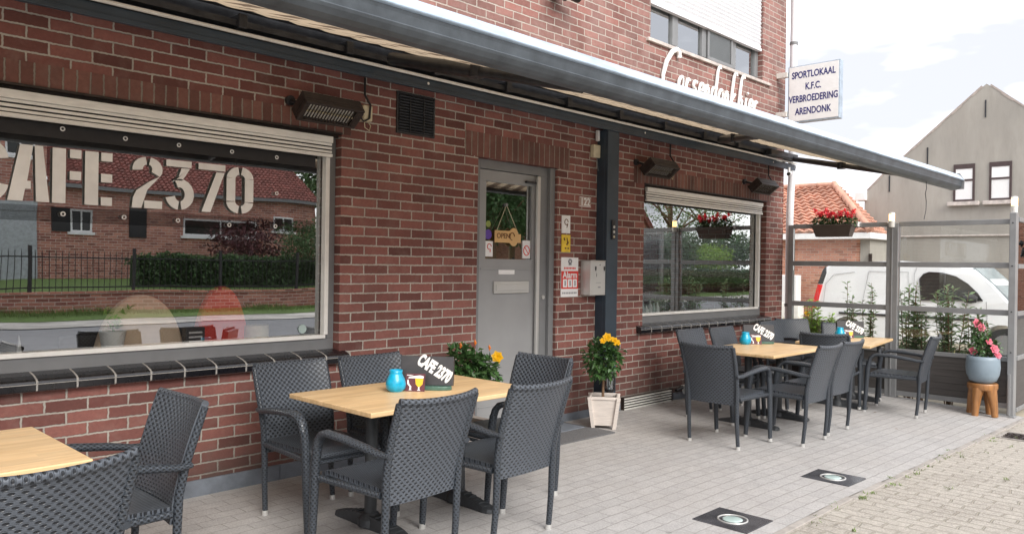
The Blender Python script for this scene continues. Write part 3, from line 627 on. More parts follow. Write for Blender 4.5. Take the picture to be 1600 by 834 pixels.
for i in range(13): b.box((-.178, -.010, -.0035), (.178, .010, .0035), Matrix.Translation((3.995, -.014, 2.59+i*.0225)) @ Matrix.Rotation(.6, 4, 'X'))
b.build('louvre', 'dark_metal', v)
b = MB(); 
for x in (3.92, 4.06): b.box((x, -.028, 2.576), (x+.006, -.0221, 2.874))
b.build('mullion', 'dark_metal', v)
n = thing('house_number', (6.17, -.005, 2.17), 'small pale house number plate 122 on the bricks', 'house number')
b = MB(); b.box((6.08, -.012, 2.12), (6.27, .0, 2.22)); b.build('plate', mat('pinkish_plate', (.42, .30, .26), .6), n, bevel=.004)
text('122', .105, wallframe(6.175, -.0135, 2.168), 'white', n, ext=.001, off=.002)
b = MB()
for (x0_, x1_, z0_, z1_) in ((6.085, 6.265, 2.122, 2.127), (6.085, 6.265, 2.213, 2.218)): b.box((x0_, -.0145, z0_), (x1_, -.0121, z1_))
b.build('border', 'white', n)
p = thing('wall_plaque', (5.88, -.005, 1.93), 'narrow white plaque with a curled mark, above the yellow plaque', 'plaque')
b = MB(); b.box((5.825, -.010, 1.845), (5.95, .0, 2.02)); b.build('plate', 'white', p, bevel=.002)
b = MB(); b.tube([(5.887 + .026*math.cos(a), -.0115, 1.955+.028*math.sin(a)) for a in [i*PI/6 for i in range(12)]] + [(5.895, -.0115, 1.90)], .004, 5); b.build('curled_mark', 'brown_print', p)
p = thing('wall_plaque', (5.885, -.005, 1.745), 'small yellow plaque between the white plaque and the alarm notice', 'plaque')
b = MB(); b.box((5.825, -.010, 1.66), (5.955, .0, 1.83)); b.build('plate', 'yellow_sticker', p, bevel=.002)
b = MB(); b.tube([(5.855, -.0115, 1.80), (5.865, -.0115, 1.775)], .008, 5); b.tube([(5.90, -.0115, 1.80), (5.91, -.0115, 1.74), (5.925, -.0115, 1.76)], .006, 5)
for q_ in ((5.87, 1.69), (5.91, 1.69), (5.89, 1.73)): b.box((q_[0], -.0118, q_[1]), (q_[0]+.022, -.0101, q_[1]+.016))
b.build('print', 'brown_print', p)
p = thing('alarm_notice', (5.95, -.005, 1.42), 'white and red Alarm notice plate left of the steel box', 'notice')
b = MB(); b.box((5.825, -.008, 1.22), (6.085, .0, 1.61)); b.build('plate', 'white', p, bevel=.002)
b = MB(); b.box((5.826, -.0095, 1.30), (6.084, -.0081, 1.475)); b.build('red_field', 'red_sign', p)
text('Alarm', .088, wallframe(5.955, -.0115, 1.435), 'white', p, ext=.0006, off=.002)
b = MB()
for i in range(3): b.box((5.85+i*.075, -.0115, 1.315), (5.85+i*.075+.062, -.0096, 1.395))
b.build('pictogram_field', 'white', p)
b = MB()
for i in range(3): b.tube([(5.88+i*.075, -.0125, 1.33), (5.878+i*.075, -.0125, 1.38)], .008, 5)
b.tube([(5.955+.022*math.cos(a), -.009, 1.57+.02*math.sin(a)) for a in [i*PI/3 for i in range(7)]], .009, 5)
b.tube([(5.935, -.009, 1.54), (5.975, -.009, 1.54)], .007, 5); b.build('emblem', 'grey_print', p)
b = MB(); 
for i in range(8): b.box((5.865+i*.023, -.0095, 1.493), (5.865+i*.023+.015, -.0081, 1.513))
b.build('red_lettering', 'red_sign', p)
b = MB()
for i in range(9): b.box((5.845+i*.025, -.0095, 1.25), (5.845+i*.025+.016, -.0081, 1.268))
b.build('small_lettering', 'grey_print', p)
p = thing('ashtray_box', (6.3, -.06, 1.4), 'brushed steel wall box with two keyhole slots beside the post', 'wall box')
b = MB(); b.box((6.13, -.13, 1.235), (6.42, .0, 1.575)); b.box((6.125, -.135, 1.5751), (6.425, .0, 1.585)); b.build('body', 'steel', p, bevel=.006)
b = MB()
for x in (6.21, 6.35): b.prism([(-.011, .025), (.011, .025), (.011, 0), (.005, -.02), (-.005, -.02), (-.011, 0)], .003, wallframe(x, -.1305, 1.50))
b.build('keyhole_slot', 'black', p)
b = MB(); b.tube([(6.28, -.1305, 1.54), (6.28, -.133, 1.54)], .008, 10); b.box((6.22, -.1325, 1.36), (6.30, -.1305, 1.364)); b.box((6.25, -.1325, 1.31), (6.29, -.1305, 1.322)); b.tube([(6.22, -.1315, 1.46), (6.225, -.1315, 1.42), (6.23, -.1315, 1.45)], .002, 4); b.build('mark', 'grey_print', p)
p = thing('light_sensor', (6.3, -.03, 2.7), 'small cream sensor box high on the bricks left of the post', 'sensor')
b = MB(); b.box((6.255, -.05, 2.63), (6.365, .0, 2.76)); b.build('box', 'cream', p, bevel=.008)
b = MB(); b.box((6.315, -.055, 2.80), (6.345, -.02, 2.91)); b.build('stub', 'white', p, bevel=.004)
b = MB(); b.tube([(6.33, -.03, 2.63), (6.34, -.03, 2.56), (6.355, -.03, 2.50)], .004, 5); b.build('cable', 'grey_frame', p)
p = thing('security_camera', (10.42, -.15, 2.9), 'small white camera under the right end of the beam', 'camera')
b = MB(); b.tube([(10.43, -.17, 2.93), (10.43, -.17, 2.87)], .018, 10); b.tube([(10.36, -.20, 2.83), (10.50, -.15, 2.86)], .03, 12); b.build('body', 'white', p)
b = MB(); b.tube([(10.352, -.203, 2.828), (10.36, -.20, 2.83)], .022, 12); b.build('lens', 'black', p)
p = thing('wall_hook_lamp', (5.66, -.1, 4.08), 'black bracket lamp on the upper brick wall at the top edge', 'lamp')
b = MB(); b.tube([(5.48, -.16, 4.12), (5.84, -.16, 4.10)], .045, 12); b.build('shade', 'black', p)
b = MB(); b.box((5.6, -.12, 4.10), (5.7, .0, 4.2)); b.tube([(5.64, -.16, 4.08), (5.64, -.16, 4.03)], .02, 10); b.build('bracket', 'dark_metal', p)

# SPORTLOKAAL box sign
sg = thing('box_sign', (10.38, -.5, 3.9), 'white projecting box sign reading SPORTLOKAAL K.F.C. on the corner', 'sign')
b = MB(); b.box((10.385, -.872, 3.525), (10.485, -.16, 4.30)); b.build('case', 'sign_edge', sg, bevel=.006)
b = MB(); b.box((10.38, -.855, 3.545), (10.3849, -.177, 4.285)); b.build('face', 'white', sg, bevel=.002)
SF = Matrix(((0,0,-1,10.3785),(-1,0,0,-.515),(0,1,0,0),(0,0,0,1)))
for s_, z, xs in (('SPORTLOKAAL', 4.165, .80), ('K.F.C.', 4.0, .80), ('VERBROEDERING', 3.84, .80), ('ARENDONK', 3.67, .80)):
    text(s_, .128, Matrix.Translation((0, 0, z)) @ SF, 'navy', sg, ext=.001, off=.0028, xs=xs*(.84 if len(s_) > 11 else .86))
for z in (4.2, 3.66): b = MB(); b.box((10.36, -.155, z-.035), (10.42, -.0, z+.035)); b.tube([(10.355, -.10, z), (10.36, -.10, z)], .01, 8); b.build('bracket', 'rail', sg, bevel=.004)

# script lettering on the upper wall, built as pen strokes
def arc(cx, cz, rx, rz, a0, a1, n=10): return [(cx+rx*math.cos(math.radians(a0+(a1-a0)*i/n)), cz+rz*math.sin(math.radians(a0+(a1-a0)*i/n))) for i in range(n+1)]
sc = thing('script_lettering', (8.7, -.02, 3.45), 'white script lettering Corsendonk bier on the upper brick wall', 'lettering')
B0 = 3.575; XH = .165
def stroke(name, lst, x, r=.017):
    b = MB()
    for pts in lst:
        P_ = [(x+px+pz*.22, -.03, B0+pz) for px, pz in pts]
        rr = [r*(.6+.5*abs(math.sin(1.1+i*2.6/max(1, len(P_)-1)))) for i in range(len(P_))]
        b.tube(P_, rr, 8, flat=(1, 1))
    return b.build(name, 'letters', sc)
o_ = [arc(.06, XH/2, .048, XH/2, 70, 430, 16)]
e_ = [[(.02, .08)]+arc(.065, XH*.62, .04, XH*.38, -20, 170, 8)+arc(.065, XH*.45, .048, XH*.45, 170, 320, 8)]
n_ = [[(.015, 0), (.015, XH)], [(.015, XH*.6), (.05, XH), (.085, XH*.85), (.09, 0)]]
m_ = n_
r_ = [[(.015, 0), (.015, XH)], [(.015, XH*.6), (.05, XH*1.02), (.085, XH*.9)]]
s_ = [arc(.055, XH*.73, .035, XH*.27, 30, 230, 8)+arc(.05, XH*.25, .038, XH*.25, 60, -140, 8)]
d_ = [arc(.055, XH/2, .045, XH/2, 60, 330, 12), [(.10, 0), (.095, .25), (.09, .38), (.105, .44), (.135, .455), (.15, .42)]]
k_ = [[(.02, 0), (.02, .25), (.02, .38), (.04, .44), (.08, .45), (.095, .41)], [(.09, XH), (.03, XH*.45), (.10, 0)]]
b_ = [[(.02, 0), (.02, .25), (.02, .38), (.04, .44), (.08, .45), (.095, .41)], [(.02, XH*.6), (.06, XH), (.10, XH*.7), (.095, .03), (.03, .0)]]
i_ = [[(.02, 0), (.025, XH)], [(.04, XH*1.35), (.055, XH*1.45)]]
C_ = [[(.33, .37), (.31, .43), (.25, .455), (.17, .41), (.09, .28), (.06, .12), (.08, .0), (.14, -.06), (.22, -.03)]]
stroke('letter', C_, 7.42, .030)
x = 7.80
for g_, adv in ((o_, .15), (r_, .14), (s_, .13), (e_, .14), (n_, .145), (d_, .16), (o_, .145), (n_, .145), (k_, .19), (b_, .165), (i_, .09), (e_, .145), (r_, .1)):
    stroke('letter', g_, x+.0, .020); x += adv*1.05

# ------------------------------------------------------------ banner with stencilled letters behind the window glass
bn = thing('window_banner', (1.9, .1, 1.77), 'clear banner with dark top edge and stencilled CAFE 2370 across the left window', 'banner')
b = MB(); b.box((-1.5, .098, 2.225), (3.14, .101, 2.305)); b.build('top_border', 'black', bn)
q = N('smoky_clear_vinyl'); t_ = q.n('ShaderNodeBsdfTransparent', {'Color': (.86, .86, .86, 1)}); q.t.links.new(t_.outputs[0], q.o.inputs[0]); M['smoke'] = q.m
b = MB(); b.box((-1.5, .098, 1.74), (3.14, .099, 1.83)); b.build('lower_border', 'smoke', bn)
for x, z in ((1.45, 2.284), (1.80, 2.271), (2.13, 2.270), (2.49, 2.269), (2.824, 2.266), (1.458, 1.787), (1.798, 1.786), (2.13, 1.783), (2.478, 1.77), (2.828, 2.011), (2.821, 1.777), (1.1, 2.285)):
    b = MB(); b.tube([(x+.011*math.cos(i*PI/6), 0.094, z+.011*math.sin(i*PI/6)) for i in range(13)], .004, 6, cap=False); b.build('eyelet', 'letters', bn)
ZB, ZT = 1.85, 2.17
def rect(a, b_, c, d): return [(a, c), (b_, c), (b_, d), (a, d)]
def ring_part(cx, cz, ro, ri, zo, zi, a0, a1, n=10):
    o = [(cx+ro*math.cos(math.radians(a0+(a1-a0)*i/n)), cz+zo*math.sin(math.radians(a0+(a1-a0)*i/n))) for i in range(n+1)]
    i2 = [(cx+ri*math.cos(math.radians(a0+(a1-a0)*i/n)), cz+zi*math.sin(math.radians(a0+(a1-a0)*i/n))) for i in range(n+1)]
    return o, i2
def glyph(polys):
    b = MB()
    for pl in polys:
        if isinstance(pl, tuple):
            o, i2 = pl
            for k in range(len(o)-1):
                q4 = [o[k], o[k+1], i2[k+1], i2[k]]
                b.prism(q4, .003, Matrix(((1,0,0,0),(0,0,-1,.098),(0,1,0,0),(0,0,0,1))))
        else: b.prism(pl, .003, Matrix(((1,0,0,0),(0,0,-1,.098),(0,1,0,0),(0,0,0,1))))
    return b.build('letter', 'vinyl', bn)
H_ = ZT-ZB
def zc(f): return ZB+H_*f
# C, A, F, E
glyph([ring_part(1.085, zc(.5)+.06, .095, .035, .11, .05, 8, 82), ring_part(1.085, zc(.5)-.06, .095, .035, .11, .05, -82, -8), [(1.02-.03, zc(.3)), (1.05, zc(.3)), (1.05, zc(.7)), (.99, zc(.7))], ring_part(1.085, zc(.5)+.06, .095, .035, .11, .05, 98, 180), ring_part(1.085, zc(.5)-.06, .095, .035, .11, .05, 180, 262)])
glyph([[(1.175, ZB), (1.25, ZB), (1.262, zc(.22)), (1.29, zc(.22)), (1.29, zc(.36)), (1.272, zc(.36)), (1.30, ZT), (1.235, ZT)], [(1.308, ZT), (1.35, ZT), (1.385, ZB), (1.318, ZB)]])
glyph([rect(1.40, 1.47, ZB, ZT), rect(1.492, 1.553, zc(.84), ZT), rect(1.492, 1.553, zc(.44), zc(.6))])
glyph([rect(1.574, 1.648, ZB, ZT), rect(1.664, 1.727, zc(.84), ZT), rect(1.664, 1.727, zc(.44), zc(.6)), rect(1.664, 1.727, ZB, zc(.16))])
# 2
glyph([ring_part(1.935, zc(.77), .09, .028, .075, .028, 98, 190), ring_part(1.94, zc(.77), .088, .025, .075, .028, 80, -35), [(1.95, zc(.53)), (2.012, zc(.64)), (1.935, zc(.36)), (1.90, ZB), (1.843, ZB), (1.85, zc(.2)), (1.87, zc(.34))], rect(1.918, 2.028, ZB, zc(.15))])
glyph([rect(2.052, 2.215, zc(.87), ZT), [(2.15, zc(.85)), (2.205, zc(.85)), (2.155, zc(.6)), (2.10, zc(.6)), (2.09, zc(.55)), (2.13, zc(.66))], ring_part(2.14, zc(.32), .093, .033, .10, .045, 110, -82), ring_part(2.14, zc(.32), .093, .033, .10, .045, 262, 195)])
glyph([rect(2.262, 2.445, zc(.87), ZT), [(2.385, zc(.84)), (2.440, zc(.84)), (2.345, ZB), (2.285, ZB)]])
glyph([ring_part(2.553, zc(.74), .097, .035, .083, .03, 5, 80), ring_part(2.553, zc(.74), .097, .035, .083, .03, 100, 175), rect(2.456, 2.518, zc(.26), zc(.75)), rect(2.588, 2.65, zc(.26), zc(.75)), ring_part(2.553, zc(.26), .097, .035, .083, .03, -5, -80), ring_part(2.553, zc(.26), .097, .035, .083, .03, -100, -175)])
for ch in list(bn.children): pass

# things standing inside behind the left window
def dome(x, z, w, h, y, label, m_, name='round_back_chair'):
    b = MB(); poly = [(-w/2, 0)]+[(w/2*math.cos(math.radians(a))*-1, h*math.sin(math.radians(a))**.75 if a not in (0, 180) else 0) for a in range(8, 180, 8)]+[(w/2, 0)]
    b.prism(list(reversed(poly)), .08, wallframe(x, y+.11, z)); o = b.build(name, m_, None, bevel=.02); tag(o, label, 'chair back')
    return o
dome(1.975, .62, .60, .68, .22, 'large beige rounded chair back seen through the left window', 'beige')
dome(2.53, .62, .42, .73, .24, 'red rounded chair back seen through the left window', 'red_fabric')
b = MB(); b.lathe([(.055, 0), (.075, .13), (.08, .15), (.072, .152), (.07, .14)], (1.78, .21, .93), 20); pt = b.build('flower_pot', 'vinyl', None); tag(pt, 'white flower pot inside on the sill of the left window', 'pot')
b = MB()
for k in range(9):
    a = R.uniform(0, 2*PI); p0 = Vector((1.78, .19, 1.06)); d = Vector((math.cos(a)*.6, math.sin(a)*.3, 1))
    for j in range(6): b.leaf(p0+d*(.03*j), Vector((math.cos(a+j), .3*math.sin(a+j), .4)), Vector((0, 0, 1)), .06, .018)
b.build('foliage', 'leaf_light', pt)
b = MB(); b.lathe([(.085, 0), (.085, .14)], (2.76, .23, .93), 20); tag(b.build('candle_holder', 'cream', None), 'cream cylinder inside the left window at its right end', 'candle')
b = MB(); b.box((2.22, .16, .93), (2.35, .22, 1.08)); bx_ = b.build('display_box', 'board_dark', None, bevel=.004); tag(bx_, 'small dark display box inside on the left window sill', 'box')
b = MB(); 
for i in range(4): b.box((2.24, .157, .95+i*.03), (2.33, .1595, .962+i*.03))
b.build('print', 'curtain', bx_)
b = MB(); b.prism([(0, 0), (.035, 0), (.014, .15)], .02, wallframe(1.25, .20, .93)); tag(b.build('menu_stand', 'letters', None), 'pointed white menu stand inside the left window', 'menu')
b = MB(); b.box((1.5, .9, .70), (3.1, 1.7, .74)); b.tube([(2.2, 1.3, 0), (2.2, 1.3, .7)], .04, 10); tag(b.build('indoor_table', 'board_dark', None), 'dark table in the room behind the left window', 'table')
b = MB(); b.box((1.52, .36, .6), (1.74, .40, 1.05)); tag(b.build('indoor_chair_back', 'board_dark', None, bevel=.02), 'dark square chair back inside the left window', 'chair back')
b = MB(); b.tube([(3.06, .112, 1.035), (3.06, .115, 1.035)], .033, 20); tag(b.build('window_sticker', 'cyan', None), 'round pale cyan sticker low at the right edge of the left window', 'sticker')
# inside the right window: bottles and a chair
for i in range(7):
    b = MB(); x = 7.42+i*.075; h = R.uniform(.12, .2); b.lathe([(.028, 0), (.028, h*.6), (.012, h*.8), (.012, h)], (x, .24, .95), 10); tag(b.build('bottle', ['white', 'curtain', 'cyan'][i % 3], None), 'bottle in the row inside on the sill of the right window', 'bottle', 'bottles behind the right window')

# OPEN sign
os_ = thing('open_sign', (5.17, .07, 1.78), 'wooden OPEN sign hanging by a cord on the glass of the grey door', 'sign')
b = MB(); poly = [(-.17, -.055), (.02, -.055)]+[(x_, z_) for x_, z_ in arc(.075, -.0, .062, .085, -130, 130, 14)]+[(.02, .055), (-.17, .055)]
b.prism(poly, .012, wallframe(5.155, .078, 1.785)); b.box((5.23, .068, 1.735), (5.325, .0765, 1.815)); b.build('board', 'wood_sign', os_)
text('OPEN', .066, wallframe(5.09, .0645, 1.79), 'brown_print', os_, ext=.001, off=.001)
b = MB(); b.tube([(5.205+.03*math.cos(a), .063, 1.79+.035*math.sin(a)) for a in [i*PI/6 for i in range(10)]], .004, 5); b.build('cup_mark', 'brown_print', os_)
b = MB(); b.tube([(5.01, .07, 1.84), (5.15, .09, 2.08)], .003, 5); b.tube([(5.15, .09, 2.08), (5.29, .07, 1.82)], .003, 5); b.build('cord', 'cream', os_)
b = MB(); b.tube([(5.15, .104, 2.08), (5.15, .085, 2.08)], .016, 12); b.build('suction_hook', 'grey_frame', os_)

# ------------------------------------------------------------ ground fittings
def plate(x, y, label, m2=None):
    t = thing('ground_light', (x, y, gz(x, y)), label, 'ground light', 'square uplighters set in the paving')
    z = gz(x, y)
    b = MB(); b.cbox((x, y, z+.0), (.33, .36, .012)); b.build('cover_plate', 'plate', t, bevel=.002)
    b = MB(); b.lathe([(.092, .006), (.092, .010), (.082, .010), (.082, .006)], (x, y, z), 32, cap=False); b.build('ring', 'steel', t)
    b = MB(); b.lathe([(.0001, .011), (.05, .011), (.06, .0085), (.06, .005)], (x, y, z), 32, cap=False); b.build('lens', 'cyan', t)
plate(4.36, -2.66, 'dark square uplighter with round lens in the paving, the nearer of the two')
plate(5.87, -2.66, 'worn square uplighter with round lens in the paving, the farther of the two')
t = thing('drain_grate', (9.2, -3.2, gz(9.3, -3.2)), 'rusty square drain grate sunk in the paving by the windscreen', 'drain grate')
z = gz(9.2, -3.2)
b = MB(); b.cbox((9.20, -3.04, z+.001), (.40, .03, .02)); b.cbox((9.20, -3.40, z+.001), (.40, .03, .02)); b.cbox((9.01, -3.22, z+.001), (.03, .35, .02)); b.cbox((9.39, -3.22, z+.001), (.03, .35, .02)); b.build('frame', 'kerb', t)
b = MB()
for i in range(5): b.cbox((9.20, -3.10-i*.06, z+.001), (.35, .022, .012))
for i in range(4): b.cbox((9.08+i*.08, -3.22, z+.003), (.018, .35, .012))
b.build('grid', 'rust_metal', t)
b = MB(); b.box((5.0, -.66, -.012), (5.86, -.04-.0, .006)); dm = b.build('door_mat', 'mat_fibre', None, bevel=.003); dm.location = (0, 0, 0); tag(dm, 'grey door mat on the paving in front of the door', 'door mat')
t = thing('basement_vent', (7.3, -.03, 0), 'low slatted metal vent at the foot of the wall right of the planter', 'vent')
b = MB()
for z in (.0, .028, .056, .084, .112): b.box((6.86, -.035, z-.01), (7.78, -.012, z+.002))
b.build('slat', 'rail', t, bevel=.002)
b = MB(); b.box((6.85, -.011, -.02), (7.8, .0, .125)); b.box((6.845, -.037, -.02), (6.859, -.0, .13)); b.box((7.781, -.037, -.02), (7.795, -.0, .13)); b.build('frame', 'rust_metal', t)
t = thing('gutter_spout', (8.2, -.1, .1), 'white plastic spout box low on the wall behind the chairs', 'spout')
b = MB(); b.prism([(-.11, .05), (.11, .05), (.09, -.06), (-.06, -.06)], .09, wallframe(8.1, -.02, .10)); b.build('box', 'white', t, bevel=.005)
b = MB(); b.tube([(7.97, -.06, .13), (7.85, -.05, .10)], .02, 8); b.build('pipe', 'black', t)

# ------------------------------------------------------------ chairs
def panel(b, fn, nu, nv, thick, uvf):
    """double skinned curved panel; fn(u,v)->(point, normal)"""
    P_ = {}; 
    for i in range(nu+1):
        for j in range(nv+1):
            p, nrm = fn(i/nu, j/nv); P_[i, j] = (Vector(p)+Vector(nrm)*thick/2, Vector(p)-Vector(nrm)*thick/2, uvf(i/nu, j/nv))
    for side in (0, 1):
        vs = []; fs = []; uv = []
        for j in range(nv+1):
            for i in range(nu+1): vs.append(P_[i, j][side])
        for j in range(nv):
            for i in range(nu):
                a = j*(nu+1)+i; q4 = [a, a+1, a+nu+2, a+nu+1]; us = [P_[i, j][2], P_[i+1, j][2], P_[i+1, j+1][2], P_[i, j+1][2]]
                if side: q4.reverse(); us.reverse()
                fs.append(tuple(q4)); uv.append(us)
        b.add(vs, fs, uv, True)
    rim = [(i, 0) for i in range(nu)]+[(nu, j) for j in range(nv)]+[(i, nv) for i in range(nu, 0, -1)]+[(0, j) for j in range(nv, 0, -1)]
    k = len(rim)
    for a in range(k):
        p, q_ = rim[a], rim[(a+1) % k]
        b.add([P_[p][0], P_[q_][0], P_[q_][1], P_[p][1]], [(3, 2, 1, 0)], [[(0, 0), (.02, 0), (.02, .01), (0, .01)]])
def backpt(u, v, lean=.125):
    x = (u*2-1)*(.225+.022*v); z = .375+.50*v
    k = (z-.375)/.5
    y = -.250 - lean*(k**1.6) - .040*(1-(u*2-1)**2)*(.35+.65*k)
    if v > .94: z -= 0
    z += .012*abs(u*2-1)**3*v
    return Vector((x, y, z))
def make_chair():
    t = thing('rattan_chair', (0, 0, 0), 'x', 'chair', 'dark woven rattan terrace chairs')
    b = MB()
    def fn(u, v):
        p = backpt(u, v); e = .01
        du = backpt(min(1, u+e), v)-backpt(max(0, u-e), v); dv = backpt(u, min(1, v+e))-backpt(u, max(0, v-e))
        return p, du.cross(dv).normalized()
    panel(b, fn, 16, 14, .024, lambda u, v: (u*.47, v*.52))
    b.tube([backpt(i/16, 1.0)+Vector((0, -.004, .002)) for i in range(17)], .017, 8)
    b.build('backrest', 'weave', t)
    b = MB()
    def fs_(u, v):
        x = (u*2-1)*.228; y = -.245+.50*v; z = .445 + .012*(v-.5) - .012*math.sin(PI*u)*math.sin(PI*v)
        if v > .9: z -= (v-.9)*.25
        return (x, y, z), (0, 0, 1)
    panel(b, fs_, 10, 12, .030, lambda u, v: (u*.45, v*.5)); b.tube([(-.225, .250, .432), (.225, .250, .432)], .019, 8)
    b.build('seat', 'weave_seat', t)
    for s in (-1, 1):
        b = MB()
        b.tube([(s*.236, -.245, .025), (s*.233, -.262, .20), (s*.232, -.268, .36), (s*.236, -.272, .5), (s*.242, -.295, .62), (s*.248, -.335, .75), (s*.250, -.378, .878)], [.0165, .018, .020, .020, .019, .018, .016], 8)
        lg = b.build('leg', 'weave_tube', t)
        b = MB(); b.tube([(s*.236, -.244, 0), (s*.236, -.245, .030)], .0185, 10); b.build('foot_cap', 'cap', lg)
        b = MB()
        b.tube([(s*.268, .285, .025), (s*.270, .270, .25), (s*.271, .255, .50), (s*.271, .240, .585)], [.0175, .021, .0235, .024], 10, flat=(1.0, 1.15))
        lg = b.build('leg', 'weave_tube', t)
        b = MB(); b.tube([(s*.268, .287, 0), (s*.268, .285, .030)], .020, 10); b.build('foot_cap', 'cap', lg)
        b = MB()
        b.tube([(s*.271, .240, .58), (s*.272, .225, .625), (s*.274, .195, .655), (s*.276, .15, .668), (s*.276, .0, .662), (s*.270, -.15, .645), (s*.262, -.25, .628), (s*.250, -.318, .628)], [.024, .0245, .025, .025, .025, .0235, .020, .017], 10, flat=(1.15, .8))
        b.build('armrest', 'weave_tube', t)
        b = MB(); b.tube([(s*.238, -.24, .425), (s*.262, .245, .425)], .017, 8); b.build('side_rail', 'weave_tube', t)
    b = MB(); b.tube([(-.266, .262, .40), (.266, .262, .40)], .012, 8); b.build('front_rail', 'weave_tube', t)
    return t
first = [True]; chair0 = make_chair()
def chair(x, y, deg, label):
    c = chair0 if first[0] else copy_tree(chair0); first[0] = False
    c.location = (x, y, gz(x, y)); c.rotation_euler = (0, 0, math.radians(deg)); c['label'] = label
chair(2.60, -.90, 180, 'woven chair under the left window sill, behind the nearest full table')
chair(3.20, -.92, 180, 'woven chair against the brick wall between the left window and the yellow hibiscus')
chair(2.47, -1.73, 2, 'large woven chair seen from behind, front left at the nearest full table')
chair(3.18, -1.76, 2, 'woven chair seen from behind, front right at the nearest full table')
chair(3.72, -1.34, 90, 'woven chair at the right end of the nearest full table, facing left')
chair(.695, -1.955, 10, 'close woven chair back cut off by the bottom left corner of the picture')
chair(1.18, -1.34, 90, 'woven chair turned sideways below the left window beside the cut off table')
chair(6.40, -1.50, -90, 'dark chair seen from behind at the left end of the middle table')
chair(7.35, -.90, 180, 'leftmost of the two chairs against the wall behind the middle table')
chair(7.98, -.92, 180, 'right one of the two chairs by the wall behind the middle table')
chair(7.00, -1.79, 0, 'left of the two overlapping chairs in front of the middle table')
chair(7.69, -1.73, 0, 'right of the two overlapping chairs in front of the middle table')
chair(9.55, -.72, 180, 'grey lit chair beside the wall right of the middle table menu board')
chair(10.12, -.62, 150, 'chair in the corner between brick wall end and glass windscreen')
chair(8.86, -1.42, -78, 'black chair seen from behind at the left end of the farthest table')
chair(10.15, -1.15, 128, 'dark chair behind the farthest table close to the middle windscreen post')
chair(9.50, -1.93, 6, 'single chair standing apart in front of the windscreen, seat facing the farthest table')

# ------------------------------------------------------------ tables
def make_table():
    t = thing('terrace_table', (0, 0, 0), 'x', 'table', 'oak topped terrace tables')
    b = MB(); b.box((-.64, -.41, .722), (.64, .41, .75)); b.build('tabletop', 'oak', t, bevel=.005)
    for s in (-1, 1):
        b = MB(); b.tube([(s*.34, 0, .03), (s*.34, 0, .72)], .036, 16); pd = b.build('pedestal', 'table_metal', t)
        b = MB(); b.lathe([(.075, 0), (.07, .04), (.045, .07), (.04, .075)], (s*.34, 0, .01), 16)
        for sy in (-1, 1):
            vs = []
            for k, (yy, ww, zz) in enumerate(((.03, .05, .075), (.12, .045, .066), (.2, .045, .05), (.27, .048, .036), (.31, .04, .028), (.33, .02, .022))):
                vs += [(s*.34-ww, sy*yy, .0), (s*.34-ww*.8, sy*yy, zz), (s*.34+ww*.8, sy*yy, zz), (s*.34+ww, sy*yy, 0)]
            fs = []
            for k in range(5):
                for e in range(4): fs.append((k*4+e, k*4+(e+1) % 4, (k+1)*4+(e+1) % 4, (k+1)*4+e))
            fs.append((20, 21, 22, 23)); b.add(vs, fs)
            for k in range(5): b.cbox((s*.34, sy*(.09+k*.045), .072-k*.010), (.07-k*.002, .014, .012))
        b.build('foot', 'table_metal', pd, bevel=.003)
        b = MB(); b.cbox((s*.34, 0, .712), (.28, .36, .014)); b.build('mounting_plate', 'table_metal', pd)
    return t
table0 = make_table(); tf = [True]
def table(x, y, deg, label):
    t = table0 if tf[0] else copy_tree(table0); tf[0] = False
    t.location = (x, y, gz(x, y)); t.rotation_euler = (0, 0, math.radians(deg)); t['label'] = label
table(3.05, -1.245, 0, 'nearest oak table in full view, before the brick wall left of the door')
table(.42, -1.30, 0, 'oak topped table cut off by the left edge of the picture')
table(7.60, -1.25, 0, 'middle oak topped table, standing under the right window')
table(9.60, -1.30, 8, 'farthest oak topped table, closest to the glass windscreen')
